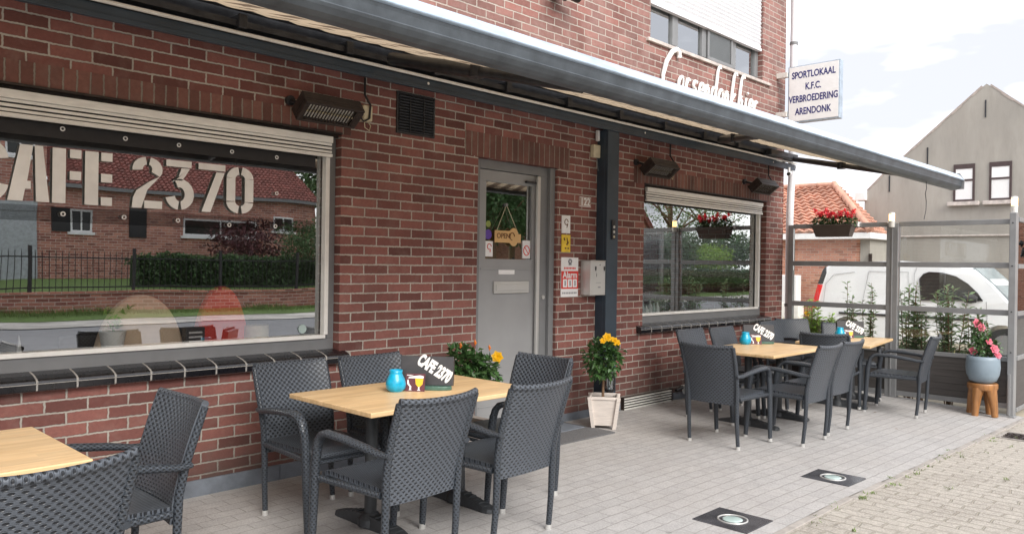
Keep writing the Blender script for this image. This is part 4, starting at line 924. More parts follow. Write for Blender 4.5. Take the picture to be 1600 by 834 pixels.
def menu_set(x, y, z, where, brd):
    """board faces the street side of the camera"""
    ang = math.radians(-49.5)      # direction of the board's width
    F_ = Matrix.Translation((x, y, z)) @ Matrix.Rotation(ang, 4, 'Z')
    h = thing('menu_board', (x, y, z), 'dark menu board with slanted CAFE 2370 letters on '+where, 'menu board', 'menu boards on the tables')
    b = MB(); Tm = F_ @ Matrix.Rotation(math.radians(-9), 4, 'X'); b.box((-.165, .0, .025), (.165, .014, .205), Tm); b.box((-.165, .0141, .025), (.165, .05, .19), Tm); b.build('board', 'board_dark', h, bevel=.003)
    b = MB(); b.prism([(.12*math.cos(a_), .045*math.sin(a_)) for a_ in [i*PI/10 for i in range(20)]], .024, F_ @ Matrix.Translation((.04, .0, .0))); b.build('tray', 'green_tray', h, bevel=.004)
    b = MB(); b.box((-.19, -.02, 0), (-.10, .05, .018), F_); b.build('clip', 'black', h, bevel=.003)
    TF = Tm @ Matrix.Translation((.048, -.004, .127)) @ FX @ Matrix.Rotation(math.radians(-31), 4, 'Z')
    text('CAFE 2370', .100, TF, 'letters', h, ext=.0015, off=.0055, xs=.50)
    c = F_ @ Vector((-.17, -.10, 0))
    g_ = thing('candle_glass', c, 'turquoise glass candle holder on '+where, 'candle holder', 'turquoise candle glasses on the tables')
    b = MB(); b.lathe([(.040, 0), (.058, .018), (.062, .045), (.055, .075), (.040, .105), (.038, .112), (.042, .13), (.038, .13), (.036, .11)], c, 24); b.build('glass', 'teal', g_)
    c = F_ @ Vector((-.055, -.09, 0)); CF = Matrix.Translation(c) @ Matrix.Rotation(ang, 4, 'Z') @ Matrix.Rotation(math.radians(-12), 4, 'X')
    k_ = thing('drinks_card', c, 'small maroon card with printed glasses on '+where, 'card', 'drinks cards on the tables')
    b = MB(); b.box((-.06, 0, 0), (.06, .004, .108), CF); b.build('card', 'maroon', k_)
    WF = CF @ Matrix.Translation((0, -.001, 0)) @ FX
    b = MB(); b.prism([(.0, .078), (.05, .078), (.046, .045), (.030, .028), (.018, .028), (.004, .045)], .0015, WF); b.build('printed_glass', 'beer', k_)
    b = MB(); b.prism([(-.045, .080), (.05, .080), (.052, .092), (.03, .098), (-.035, .090)], .0018, WF); b.prism([(-.03, .096), (-.052, .096), (-.052, .10), (-.01, .10)], .0018, WF); b.prism([(.02, .028), (.028, .028), (.028, .012), (.035, .006), (.013, .006), (.02, .012)], .0017, WF)
    b.prism([(-.048, .07), (-.042, .072), (-.036, .045), (-.022, .03), (-.024, .012), (-.018, .008), (-.04, .008), (-.033, .012), (-.033, .030), (-.048, .045)], .0016, WF); b.build('foam_print', 'letters', k_)
menu_set(3.12, -1.24, .75, 'the nearest full table', 1)
menu_set(7.98, -1.0, gz(7.6, -1.25)+.75, 'the middle table under the right window', 1)
menu_set(9.98, -1.22, gz(9.6, -1.3)+.75, 'the farthest table by the windscreen', 1)

# ------------------------------------------------------------ plants
def foliage(b, c, rad, n, l, w, shell=.35):
    c = Vector(c)
    for k in range(n):
        d = Vector((R.gauss(0, 1), R.gauss(0, 1), R.gauss(0, 1))).normalized(); rr = shell+(1-shell)*R.random()**.6
        bump_ = 1+.18*math.sin(d.x*5+d.z*4+c.x*3)+.1*math.sin(d.y*9+d.z*7)
        p = c+Vector((d.x*rad[0], d.y*rad[1], d.z*rad[2]))*rr*bump_
        dr_ = (d+Vector((R.gauss(0, .5), R.gauss(0, .5), R.gauss(-.15, .5)))).normalized()
        b.leaf(p, dr_, Vector((R.gauss(0, .6), R.gauss(0, .6), 1)).normalized(), l*R.uniform(.6, 1.2), w*R.uniform(.7, 1.2))
def bloom(b, c, r, n=9):
    n = min(n, 6)
    c = Vector(c)
    ax = Vector((-.6, -.7, .35)).normalized(); e1 = ax.orthogonal().normalized(); e2 = ax.cross(e1)
    for ring_, (rad, tilt) in enumerate(((1.0, .45), (.7, 1.1))):
        for k in range(n):
            a = 2*PI*k/n+ring_*.4; d = (e1*math.cos(a)+e2*math.sin(a)+ax*tilt).normalized()
            b.leaf(c, d, ax, r*rad*R.uniform(.9, 1.05), r*1.25*rad, .12)
# standard hibiscus in the white planter
pl = thing('wooden_planter', (6.0, -.42, gz(6, -.42)), 'tapered whitewashed wooden planter right of the door mat', 'planter')
def tapered(b, x, y, z, a0, a1, h, t=.02):
    vs = []
    for s, zz in ((a0, 0), (a1, h)):
        for sx, sy in ((-1,-1),(1,-1),(1,1),(-1,1)): vs.append((x+sx*s, y+sy*s, z+zz))
    b.add(vs, [(0,1,5,4),(1,2,6,5),(2,3,7,6),(3,0,4,7),(3,2,1,0)])
z = gz(6, -.42); b = MB(); tapered(b, 6, -.42, z+.03, .115, .158, .25); b.build('body', 'pot_white', pl)
for sx, sy in ((-1,-1),(1,-1),(1,1),(-1,1)):
    b = MB(); q0 = Vector((6+sx*.122, -.42+sy*.122, z)); q1 = Vector((6+sx*.172, -.42+sy*.172, z+.29)); wv = .022
    vs = [q0+Vector((a, c, 0)) for a, c in ((-wv,-wv),(wv,-wv),(wv,wv),(-wv,wv))]+[q1+Vector((a, c, 0)) for a, c in ((-wv,-wv),(wv,-wv),(wv,wv),(-wv,wv))]
    b.add(vs, [(3,2,1,0),(4,5,6,7),(0,1,5,4),(1,2,6,5),(2,3,7,6),(3,0,4,7)])
    b.build('corner_post', 'pot_white', pl, bevel=.003)
b = MB(); b.box((5.845, -.59, z+.27), (6.155, -.568, z+.295)); b.box((5.845, -.272, z+.27), (6.155, -.25, z+.295)); b.box((5.83, -.5679, z+.27), (5.852, -.2721, z+.295)); b.box((6.148, -.5679, z+.27), (6.17, -.2721, z+.295)); b.build('rim', 'pot_white', pl, bevel=.003)
b = MB(); b.box((5.853, -.567, z+.23), (6.147, -.273, z+.262)); b.build('soil', 'soil', pl)
pl.rotation_euler = (0, 0, math.radians(37)); pl.scale = (.80, .80, 1.04)
tr = thing('hibiscus_tree', (5.98, -.42, z+.26), 'small round hibiscus tree with yellow flowers growing in the white planter', 'plant')
b = MB(); b.tube([(5.98, -.42, z+.25), (5.985, -.42, z+.45), (5.975, -.42, z+.62)], [.014, .012, .010], 8); b.build('trunk', 'bark', tr)
b = MB(); foliage(b, (5.97, -.42, .66), (.17, .17, .185), 620, .062, .040, .3); foliage(b, (5.86, -.44, .52), (.06, .06, .05), 60, .06, .04); b.build('crown', 'leaf', tr)
b = MB(); bloom(b, (5.90, -.52, .86), .05); b.build('flower', 'yellow', tr)
b = MB(); bloom(b, (5.99, -.53, .82), .05); b.build('flower', 'yellow', tr)
b = MB(); bloom(b, (6.05, -.52, .80), .045); b.build('flower', 'yellow', tr)
b = MB(); bloom(b, (5.86, -.50, .83), .035); b.build('flower', 'yellow', tr)
# hibiscus by the door
pb = thing('hibiscus_bush', (4.27, -.40, 0), 'leafy hibiscus bush with one yellow flower behind the nearest full table', 'plant')
b = MB(); foliage(b, (4.18, -.42, .74), (.15, .14, .15), 420, .065, .042, .3); foliage(b, (4.33, -.44, .70), (.13, .12, .10), 260, .065, .042); foliage(b, (4.44, -.46, .60), (.07, .07, .10), 80, .065, .04); foliage(b, (4.1, -.4, .62), (.12, .1, .1), 160, .065, .04); b.build('crown', 'leaf', pb)
b = MB(); b.tube([(4.25, -.4, .3), (4.24, -.4, .5), (4.2, -.41, .68)], .013, 8); b.tube([(4.24, -.4, .45), (4.33, -.43, .66)], .009, 6); b.build('trunk', 'bark', pb)
b = MB(); bloom(b, (4.47, -.50, .78), .058, 10); b.build('flower', 'yellow', pb)
b = MB()
for p_ in ((4.27, -.45, .90), (4.42, -.46, .85), (4.16, -.4, .88)): b.leaf(Vector(p_)-Vector((0, 0, .02)), Vector((.1, 0, 1)), Vector((0, -1, 0)), .055, .025); b.leaf(Vector(p_)-Vector((0, 0, .02)), Vector((-.15, 0, 1)), Vector((1, 0, 0)), .05, .025)
b.build('bud', 'orange', pb)
t = thing('wooden_planter', (4.28, -.40, 0), 'whitewashed wooden planter half hidden behind the chairs left of the door', 'planter')
b = MB(); tapered(b, 4.28, -.40, .03, .115, .158, .25); b.build('body', 'pot_white', t)
b = MB(); b.box((4.13, -.55, .24), (4.43, -.25, .262)); b.build('soil', 'soil', t)
for sx, sy in ((-1,-1),(1,-1),(1,1),(-1,1)): b = MB(); b.tube([(4.28+sx*.122, -.40+sy*.122, 0), (4.28+sx*.168, -.40+sy*.168, .29)], .026, 4); b.build('corner_post', 'pot_white', t)
# solar lantern behind the planter
t = thing('garden_lantern', (6.27, -.28, 0), 'small black stake lantern behind the white planter in front of the post', 'lantern')
b = MB(); b.tube([(6.27, -.28, 0), (6.27, -.28, .28)], .016, 8); b.lathe([(.03, .27), (.052, .30), (.054, .31)], (6.27, -.28, 0), 12); b.lathe([(.054, .43), (.07, .44), (.064, .475), (.03, .51), (.01, .53)], (6.27, -.28, 0), 12); 
for k in range(4): a = k*PI/2+.4; b.tube([(6.27+.050*math.cos(a), -.28+.050*math.sin(a), .30), (6.27+.052*math.cos(a), -.28+.052*math.sin(a), .44)], .004, 5)
b.build('housing', 'black', t)
b = MB(); b.lathe([(.044, .312), (.047, .428)], (6.27, -.28, 0), 12); b.build('glass', glass('lantern_glass', .3, (.8, .85, .85)), t)

# ------------------------------------------------------------ glass windscreen
ws = thing('glass_windscreen', (10.6, -1.5, -.08), 'grey framed glass windscreen closing the right end of the terrace', 'windscreen')
XF = 10.6
def fz(y): return gz(10.5, y)
b = MB()
b.box((XF, -.17, -.05), (XF+.06, -.10, 2.14)); b.build('wall_post', 'post_grey', ws, bevel=.004)
b = MB(); b.box((XF-.02, -1.56, fz(-1.5)), (XF+.08, -1.42, 2.14)); b.box((XF-.03, -1.50, fz(-1.5)), (XF-.0201, -1.48, 2.1)); b.build('middle_post', 'post_grey', ws, bevel=.006)
b = MB(); b.box((XF-.06, -2.86, fz(-2.8)), (XF+.06, -2.79, 2.22)); b.box((XF-.10, -2.88, fz(-2.8)), (XF+.02, -2.70, fz(-2.8)+.012)); b.box((XF-.075, -2.83, fz(-2.8)+.012), (XF-.0601, -2.80, .35)); b.build('end_post', 'post_grey', ws, bevel=.006)
b = MB()
for z_ in (0.2, .6, 1.07, 1.60, 2.1): b.tube([(XF-.06, -2.825, z_), (XF-.066, -2.825, z_)], .008, 8)
b.build('rivet', 'dark_metal', ws)
for ya, yb in ((-1.4199, -.1701), (-2.7899, -1.5601)):
    for z_, hh in ((2.09, .06), (1.575, .065), (1.02, .065), (.485, .05), (.0, .06)):
        b = MB(); zz = z_ if z_ > 0 else -.06
        b.box((XF+.0, ya, zz), (XF+.05, yb, zz+hh)); b.build('rail', 'post_grey', ws, bevel=.004)
    for z0_, z1_ in ((.536, 1.019), (1.086, 1.574), (1.641, 2.089)):
        b = MB(); b.box((XF+.022, ya, z0_), (XF+.027, yb, z1_)); b.build('glass_pane', 'screen_glass', ws)
    b = MB(); k = 6
    for i in range(k): zz = .001+i*(.484/k); b.box((XF+.012, ya, zz), (XF+.035, yb, zz+.484/k-.0015))
    b.build('board_panel', 'panel', ws, bevel=.002)
# return panel towards the street side
rp = thing('glass_windscreen', (11.4, -2.86, -.15), 'short glass windscreen panel turning the corner at the right edge of the picture', 'windscreen')
for z_, hh in ((2.12, .05), (1.575, .05), (1.02, .05), (.50, .05), (-.1, .05)):
    b = MB(); b.box((XF+.0601, -2.87, z_), (12.2, -2.82, z_+hh)); b.build('rail', 'post_grey', rp, bevel=.004)
b = MB(); b.box((12.2001, -2.88, -.17), (12.28, -2.81, 2.2)); b.build('post', 'post_grey', rp, bevel=.004)
for z0_, z1_ in ((.551, 1.019), (1.071, 1.574), (1.626, 2.119)):
    b = MB(); b.box((XF+.0601, -2.848, z0_), (12.2, -2.843, z1_)); b.build('glass_pane', 'screen_glass', rp)
b = MB(); b.box((XF+.0601, -2.86, -.049), (12.2, -2.835, .499)); b.build('board_panel', 'panel', rp)
b = MB(); 
for pts in ([(10.9, 1.86), (10.95, 1.90), (11.0, 1.84), (11.05, 1.9)], [(11.0, 1.72), (11.08, 1.82), (11.14, 1.72), (11.04, 1.76)], [(11.2, 1.72), (11.22, 1.86), (11.3, 1.8), (11.22, 1.74), (11.32, 1.70)]):
    b.tube([(x_, -2.872, z_) for x_, z_ in pts], .012, 6)
b.build('script_print', 'black', rp)
for y, x_, wh in ((-1.49, XF+.03, 'on the middle post of the windscreen'), (-2.825, XF+.0, 'on the end post of the windscreen at the right edge')):
    t = thing('post_lamp', (x_, y, 2.1 if y > -2 else 2.22), 'small lit cylindrical lamp '+wh, 'lamp', 'lit lamps on the windscreen posts'); z0_ = 2.08 if y > -2 else 2.221; xx = x_-.075 if y > -2 else x_
    b = MB(); b.lathe([(.034, 0), (.036, .06), (.04, .08)], (xx, y, z0_), 16); b.build('socket', 'rail', t); b = MB(); b.lathe([(.036, .165), (.034, .185), (.01, .19)], (xx, y, z0_), 16); b.build('cap', 'rail', t)
    b = MB(); b.lathe([(.033, .081), (.033, .164)], (xx, y, z0_), 16); b.build('lamp_glass', 'lamp_on', t)
# flower box on the top rail
fbx = thing('flower_box', (XF-.08, -.78, 2.0), 'brown plastic flower box hung on the top rail of the windscreen', 'flower box')
b = MB(); y0_, y1_ = -1.04, -.50
vs = [(XF-.15, y0_+.05, 1.965), (XF-.02, y0_+.05, 1.965), (XF-.02, y1_-.05, 1.965), (XF-.15, y1_-.05, 1.965), (XF-.19, y0_, 2.12), (XF-.005, y0_, 2.12), (XF-.005, y1_, 2.12), (XF-.19, y1_, 2.12)]
b.add(vs, [(0,3,2,1),(0,1,5,4),(1,2,6,5),(2,3,7,6),(3,0,4,7)]); b.box((XF-.197, y0_-.008, 2.105), (XF-.003, y1_+.008, 2.127)); b.build('box', 'box_brown', fbx, bevel=.006)
b = MB(); b.box((XF-.05, -1.07, 2.10), (XF+.07, -1.055, 2.16)); b.box((XF-.05, -.49, 2.10), (XF+.07, -.475, 2.16)); b.build('hanger', 'white', fbx)
t = thing('geranium_row', (XF-.09, -.78, 2.12), 'red geraniums with green leaves in the hanging flower box', 'flowers')
b = MB()
for i in range(6): foliage(b, (XF-.09, -1.0+i*.09, 2.175), (.07, .06, .055), 90, .045, .03)
b.build('foliage', 'leaf', t)
b = MB()
for i in range(15):
    c = Vector((XF-.12+R.uniform(-.05, .04), -1.04+i*.036+R.uniform(-.02, .02), 2.26+R.uniform(-.03, .06)))
    for k in range(22): b.leaf(c+Vector((R.gauss(0, .014), R.gauss(0, .014), R.gauss(0, .012))), Vector((R.gauss(0, 1), R.gauss(0, 1), R.gauss(.4, 1))).normalized(), Vector((0, 0, 1)), .034, .030)
b.build('flower', 'red', t)
# stool, pot, pink plant
SX, SY = 10.36, -2.585; z = gz(SX, SY)
st = thing('wooden_stool', (SX, SY, z), 'orange varnished wooden stool under the blue grey pot', 'stool')
b = MB(); b.lathe([(.15, .30), (.158, .32), (.158, .365), (.15, .375)], (SX, SY, z), 24); b.build('seat', 'stool', st, bevel=.004)
for k in range(4):
    a = k*PI/2+PI/4+.5; b = MB(); c, s = math.cos(a), math.sin(a)
    b.tube([(SX+.09*c, SY+.09*s, z+.31), (SX+.115*c, SY+.115*s, z+.22), (SX+.135*c, SY+.135*s, z+.10), (SX+.145*c, SY+.145*s, z)], [.075, .058, .045, .040], 8, flat=(1.15, .9)); b.build('leg', 'stool', st)
pt = thing('round_pot', (SX, SY, z+.375), 'blue grey round ceramic pot standing on the wooden stool', 'pot')
b = MB(); zz = z+.376; b.lathe([(.095, 0), (.14, .03), (.168, .10), (.178, .18), (.172, .27), (.165, .31), (.155, .31), (.155, .28)], (SX, SY, zz), 32); b.build('vessel', 'pot_grey', pt)
b = MB(); b.lathe([(.001, .285), (.153, .285)], (SX, SY, zz), 24, cap=False); b.build('soil', 'soil', pt)
pk = thing('dipladenia', (SX, SY, zz+.29), 'climbing plant with pink flowers growing in the blue grey pot', 'plant')
b = MB(); foliage(b, (SX, SY, zz+.40), (.10, .10, .13), 170, .07, .035); foliage(b, (SX-.02, SY+.02, zz+.58), (.08, .08, .14), 110, .065, .032); foliage(b, (SX+.04, SY-.1, zz+.40), (.08, .07, .08), 70, .06, .03); b.build('foliage', 'leaf', pk)
b = MB(); b.tube([(SX, SY, zz+.28), (SX-.02, SY+.02, zz+.5), (SX, SY+.03, zz+.72)], .006, 5); b.tube([(SX+.02, SY-.02, zz+.28), (SX+.0, SY-.04, zz+.7)], .005, 5); b.build('stem', 'bark', pk)
b = MB(); bloom(b, (SX-.04, SY+.06, zz+.68), .07, 6); b.build('flower', 'pink', pk)
b = MB(); bloom(b, (SX-.05, SY+.02, zz+.64), .06, 6); b.build('flower', 'pink', pk)
b = MB(); bloom(b, (SX-.05, SY+.10, zz+.36), .06, 6); b.build('flower', 'pink', pk)
b = MB(); bloom(b, (SX-.05, SY-.12, zz+.40), .065, 6); b.build('flower', 'pink', pk)
b = MB(); bloom(b, (SX-.03, SY-.06, zz+.48), .05, 6); b.build('flower', 'pink', pk)
b = MB(); bloom(b, (SX-.03, SY-.15, zz+.33), .05, 6); b.build('flower', 'pink', pk)

# planting behind the windscreen
def oleander(x, y, h, n, label, m_='leaf_grey', spread=.14, leafl=.10):
    h *= 1.10
    t = thing('shrub', (x, y, -.19), label, 'shrub', 'shrubs behind the windscreen')
    b = MB(); s_ = MB()
    for k in range(int(n*1.6+1)):
        a = R.uniform(0, 2*PI); r0 = R.uniform(0, .06); top = Vector((x+math.cos(a)*R.uniform(.2, 1)*spread, y+math.sin(a)*R.uniform(.2, 1)*spread, -.19+h*R.uniform(.72, 1.03))); bot = Vector((x+math.cos(a)*r0, y+math.sin(a)*r0, -.19))
        s_.tube([bot, (bot+top)/2+Vector((0, 0, .02)), top], [.008, .006, .003], 5)
        m2 = 44
        for j in range(m2):
            f = .28+.72*j/m2; p = bot.lerp(top, f); aa = j*2.4+a
            b.leaf(p, Vector((math.cos(aa), math.sin(aa), R.uniform(-.2, .9))), Vector((R.gauss(0, .5), R.gauss(0, .5), 1)), leafl*R.uniform(.8, 1.3), .034, .12)
    s_.build('stem', 'bark', t); b.build('foliage', m_, t)
oleander(11.25, -.72, 1.42, 3, 'thin tall shrub in front of the rear half of the van', spread=.08, leafl=.08)
oleander(11.25, -.97, 1.36, 4, 'slim loose shrub left of the middle windscreen post', spread=.10, leafl=.08)
oleander(11.2, -1.52, 1.40, 7, 'leafy shrub immediately right of the middle windscreen post', spread=.15)
oleander(11.2, -1.68, 1.10, 6, 'lower bushy shrub behind the single chair', spread=.14)
oleander(11.2, -2.02, 1.36, 10, 'wide dense shrub in front of the van door', spread=.2)
oleander(11.25, -2.28, 1.12, 7, 'shrub behind the pink flowering plant', spread=.15)
oleander(11.3, -.16, 1.14, 9, 'yellow green shrub in the corner beside the brick wall end', 'leaf_light', .14, .08)
oleander(11.3, -.38, 1.0, 9, 'low yellow green shrub behind the corner chair', 'leaf_light', .16, .08)
oleander(11.2, -.53, .86, 4, 'small reddish brown shrub behind the farthest table', mat('reddish_leaf', (.16, .06, .04), .5, island=.6), .09, .05)
t = thing('yellow_flower', (11.25, -.12, -.19), 'single small yellow flower beside the corner shrub', 'flower')
b = MB(); b.tube([(11.25, -.12, -.19), (11.25, -.12, .86)], .004, 5); b.build('stem', 'leaf', t); b = MB(); bloom(b, (11.2, -.12, .88), .05); b.build('bloom', 'yellow', t)
b = MB()
for k in range(2600):
    x = R.uniform(13.5, 17.2); y = R.uniform(-1, 5)
    if R.random() < .5: x = R.uniform(19.2, 20.9); y = R.uniform(2.8, 8)
    b.leaf(Vector((x, y, -.19)), Vector((R.gauss(0, .4), R.gauss(0, .4), 1)), Vector((1, 0, 0)), R.uniform(.1, .55 if x > 19 else .2), .03)
tag(b.build('tall_grass', mat('dry_grass', (.45, .38, .15), .8, island=.5)), 'dry yellow tall grass at the foot of the orange brick annexe', 'grass', kind='stuff')
t = thing('meter_cabinet', (20.6, 4.4, -.19), 'pale grey utility cabinet beside the drainpipe in front of the orange brick wall', 'cabinet')
b = MB(); b.box((20.4, 4.12, -.19), (20.75, 4.75, .62)); b.build('lower_box', 'white_frame', t, bevel=.02); b = MB(); b.box((20.42, 4.2, .621), (20.74, 4.7, 1.36)); b.build('upper_box', 'curtain', t, bevel=.02)

# ------------------------------------------------------------ white van
vn = thing('white_van', (17.9, .4, -.19), 'white panel van parked behind the glass windscreen', 'van')
ZG = -.19
side = [(2.42, .22), (2.52, .30), (2.52, .62), (2.44, 1.10), (2.33, 1.50), (2.22, 1.63), (2.0, 1.70), (.7, 1.73), (.0, 1.70), (-.45, 1.65), (-.75, 1.57), (-1.05, 1.30), (-1.36, .94), (-1.52, .88), (-1.85, .74), (-1.98, .58), (-2.02, .30), (-1.95, .12), (-1.72, .08)]
def wheel_arc(cy, r=.37):
    return [(cy+r*math.cos(math.radians(a)), .12+r*math.sin(math.radians(a))) for a in range(0, 181, 20)]
low = [(-1.68, .10)] + [(p[0], max(p[1], .10)) for p in reversed(wheel_arc(-1.28))] + [(-.86, .06), (1.35, .06)] + [(p[0], max(p[1], .10)) for p in reversed(wheel_arc(1.75))] + [(2.2, .12)]
poly = side+low
def vanring(x, inset, top):
    out = []
    for y, z_ in poly:
        k = max(0, (z_-.9)/.85) ; out.append((x, y*(1-.0*k), z_))
    return out
X0v, X1v = 17.5, 19.25
b = MB(); k = len(poly); secs = []
for sx, taper in ((0, 1), (1, 1)):
    pass
def sec(f):
    """f 0..1 across the width; body leans in above the waist"""
    x = X0v+(X1v-X0v)*f; return x
rows = []
for f, ins in ((0, .05), (0.03, .012), (.12, 0), (.88, 0), (.97, .012), (1, .05)):
    ring_ = []
    for y, z_ in poly:
        lean = max(0, z_-.85)*.13; xx = X0v+lean+(X1v-X0v-2*lean)*f
        cy, cz = .3, .8; ring_.append((xx, cy+(y-cy)*(1-ins*.6), cz+(z_-cz)*(1-ins*.9)))
    rows.append(ring_)
vs = [p_ for r_ in rows for p_ in r_]; fs = []
for i in range(len(rows)-1):
    for j in range(k): fs.append((i*k+j, i*k+(j+1) % k, (i+1)*k+(j+1) % k, (i+1)*k+j))
b.add(vs, fs, None, True); b.add(rows[0], [tuple(range(k))]); b.add(rows[-1], [tuple(reversed(range(k)))])
b.build('body', 'van', vn)
def sidepoly(pts, t, name, m_, bev=0):
    """decal-thick panel on the van's near side, following the lean"""
    b = MB(); n_ = len(pts); a = []; c = []
    for y, z_ in pts:
        lean = max(0, z_-.85)*.13+.0; a.append((X0v+lean-t, y, z_)); c.append((X0v+lean+.02, y, z_))
    b.add(a+c, [tuple(range(n_)), tuple(reversed(range(n_, 2*n_)))]+[(i, n_+i, n_+(i+1) % n_, (i+1) % n_) for i in range(n_)]); return b.build(name, m_, vn, bevel=bev)
win = [(.22, .93), (.27, 1.36), (.20, 1.46), (.10, 1.50), (-.15, 1.49), (-.40, 1.42), (-.62, 1.28), (-.80, 1.10), (-.90, .96)]
sidepoly(win, .006, 'side_window', 'car_glass')
b = MB(); b.tube([(X0v-.01+max(0, z_-.85)*.13, y, z_) for y, z_ in win+[win[0]]], .012, 6); b.build('window_seal', 'rubber', vn)
b = MB(); b.tube([(X0v-.014+.13*(z_-.85 if z_ > .85 else 0), -.20, z_) for z_ in (.94, 1.2, 1.48)], .018, 6); b.build('window_pillar', 'rubber', vn)
for pts in ([(.36, .25), (.37, .9), (.38, 1.45), (.34, 1.60)], [(-.96, .94), (-.98, .6), (-.86, .3)], [(1.45, .55), (1.3, 1.5), (.5, 1.5), (.45, .55)], [(2.3, .75), (2.25, .75), (2.22, 1.2), (2.05, 1.42), (1.6, 1.48)]):
    b = MB(); b.tube([(X0v-.0005+max(0, z_-.85)*.13, y, z_) for y, z_ in pts], .004, 5); b.build('panel_seam', 'grey_frame', vn)
b = MB(); b.box((X0v-.02, .38, .55), (X0v+.005, 1.9, .60)); b.box((X0v-.02, -.9, .55), (X0v+.005, .33, .60)); b.build('rub_strip', 'rubber', vn, bevel=.005)
b = MB(); b.box((X0v-.035, .12, .66), (X0v+.0, .30, .70)); b.build('door_handle', 'rubber', vn, bevel=.008)
b = MB(); b.tube([(X0v-.12, -.60, .98), (X0v-.10, -.72, 1.0), (X0v-.09, -.82, .98)], [.07, .095, .06], 12); b.tube([(X0v+.0, -.72, .93), (X0v-.09, -.70, .95)], .025, 8); b.build('wing_mirror', 'rubber', vn)
sidepoly([(2.52, .66), (2.40, .66), (2.34, .95), (2.29, 1.18), (2.40, 1.19)], .012, 'tail_light', 'tail', .004)
sidepoly([(2.40, 1.2), (2.29, 1.2), (2.22, 1.45), (2.25, 1.60), (2.31, 1.5)], .008, 'rear_pillar_trim', 'rubber')
b = MB(); 
q1 = [(-.64, 1.595), (-1.33, .965)]
vs = [(X0v+.14, -.70, 1.600), (X1v-.14, -.70, 1.600), (X1v-.07, -1.345, .975), (X0v+.07, -1.345, .975)]; off = Vector((0, -.015, .018))
b.add([Vector(p_)+off for p_ in vs]+[Vector(p_)-off for p_ in vs], [(0,1,2,3),(7,6,5,4),(0,4,5,1),(1,5,6,2),(2,6,7,3),(3,7,4,0)]); b.build('windscreen', 'screen_car', vn)
b = MB(); b.box((X0v-.012, 2.0, .10), (X0v+.3, 2.56, .40)); b.box((X0v-.012, -2.06, .08), (X0v+.3, -1.72, .42)); b.build('bumper', 'rubber', vn, bevel=.03)
b = MB(); b.tube([(X0v+.0, -1.75, .60), (X0v-.012, -1.95, .58)], .07, 10); b.build('headlight', 'screen_car', vn)
for cy in (1.75, -1.28):
    w_ = MB(); w_.tube([(X0v-.01, cy, .12), (X0v+.2, cy, .12)], .31, 28); wh = w_.build('wheel', 'rubber', vn)
    w_ = MB(); w_.tube([(X0v-.02, cy, .12), (X0v-.011, cy, .12)], .19, 20); w_.build('rim', 'grey_frame', wh)
    w_ = MB(); w_.tube([(X1v-.2, cy, .12), (X1v-.02, cy, .12)], .31, 20); w_.build('wheel', 'rubber', vn)

# ------------------------------------------------------------ grey gable house
gh = thing('gable_house', (22.6, 0, -.42), 'grey rendered house with a tall gable, two upper windows and stained walls', 'house')
XG = 22.6
gp = [(3.25, -.42), (3.25, 3.54), (3.18, 3.72), (2.59, 4.32), (2.26, 4.56), (.38, 6.22), (.29, 6.29), (.20, 6.22), (-.57, 5.55), (-2.83, 3.67), (-2.83, -.42)]
b = MB(); n_ = len(gp); vs = [(XG, y, z_) for y, z_ in gp]+[(XG+9, y, z_) for y, z_ in gp]
b.add(vs, [tuple(range(n_)), tuple(reversed(range(n_, 2*n_)))]+[(i, n_+i, n_+(i+1) % n_, (i+1) % n_) for i in range(n_)]); b.build('wall', 'render', gh)
cp = gp[1:10]; vt = mat('pinkish_verge', (.36, .31, .28), .8)
for part_ in (cp[:6], cp[5:]):
    b = MB()
    for (ya, za), (yb, zb) in zip(part_[:-1], part_[1:]):
        L_ = math.hypot(yb-ya, zb-za)
        if L_ < .2: continue
        ang = math.atan2(zb-za, yb-ya); nt_ = max(1, int(L_/.28))
        for i in range(nt_):
            f = (i+.5)/nt_; T = Matrix.Translation((XG+.02, ya+(yb-ya)*f, za+(zb-za)*f+.02)) @ Matrix.Rotation(ang, 4, 'X'); b.box((-.03, -L_/nt_/2-.005, -.03), (.3, L_/nt_/2-.005, .012+.02*(i % 2)), T)
    b.build('verge_tile', vt, gh)
b = MB()
for (ya, za), (yb, zb) in (((2.26, 4.56), (.33, 6.27)), ((.25, 6.27), (-2.83, 3.67)), ((3.18, 3.72), (2.26, 4.56))):
    d = Vector((0, yb-ya, zb-za)); up_ = Vector((0, -d.z, d.y)).normalized() 
    if up_.z < 0: up_ = -up_
    vs = [Vector((XG+.3, ya, za))-up_*.08, Vector((XG+.3, yb, zb))-up_*.08, Vector((XG+9.2, yb, zb))-up_*.08, Vector((XG+9.2, ya, za))-up_*.08]
    b.add(vs+[v_+up_*.1 for v_ in vs], [(0,1,2,3),(7,6,5,4),(0,4,5,1),(1,5,6,2),(2,6,7,3),(3,7,4,0)])
b.build('roof', 'roof_red', gh)
b = MB(); b.box((XG-.12, 3.18, 3.47), (XG+.3, 3.48, 3.69)); b.build('eave_box', 'white', gh, bevel=.01)
b = MB(); b.box((XG-.05, -2.8, 2.43), (XG-.001, 2.75, 2.47)); b.build('string_course', 'stone_sill', gh, bevel=.01)
b = MB()
for y, z_ in ((.30, 5.66), (1.64, 4.58), (-.80, 4.80), (2.59, 3.90)): b.box((XG-.02, y-.015, z_-.22), (XG-.001, y+.015, z_+.22))
b.build('wall_anchor', 'dark_metal', gh)
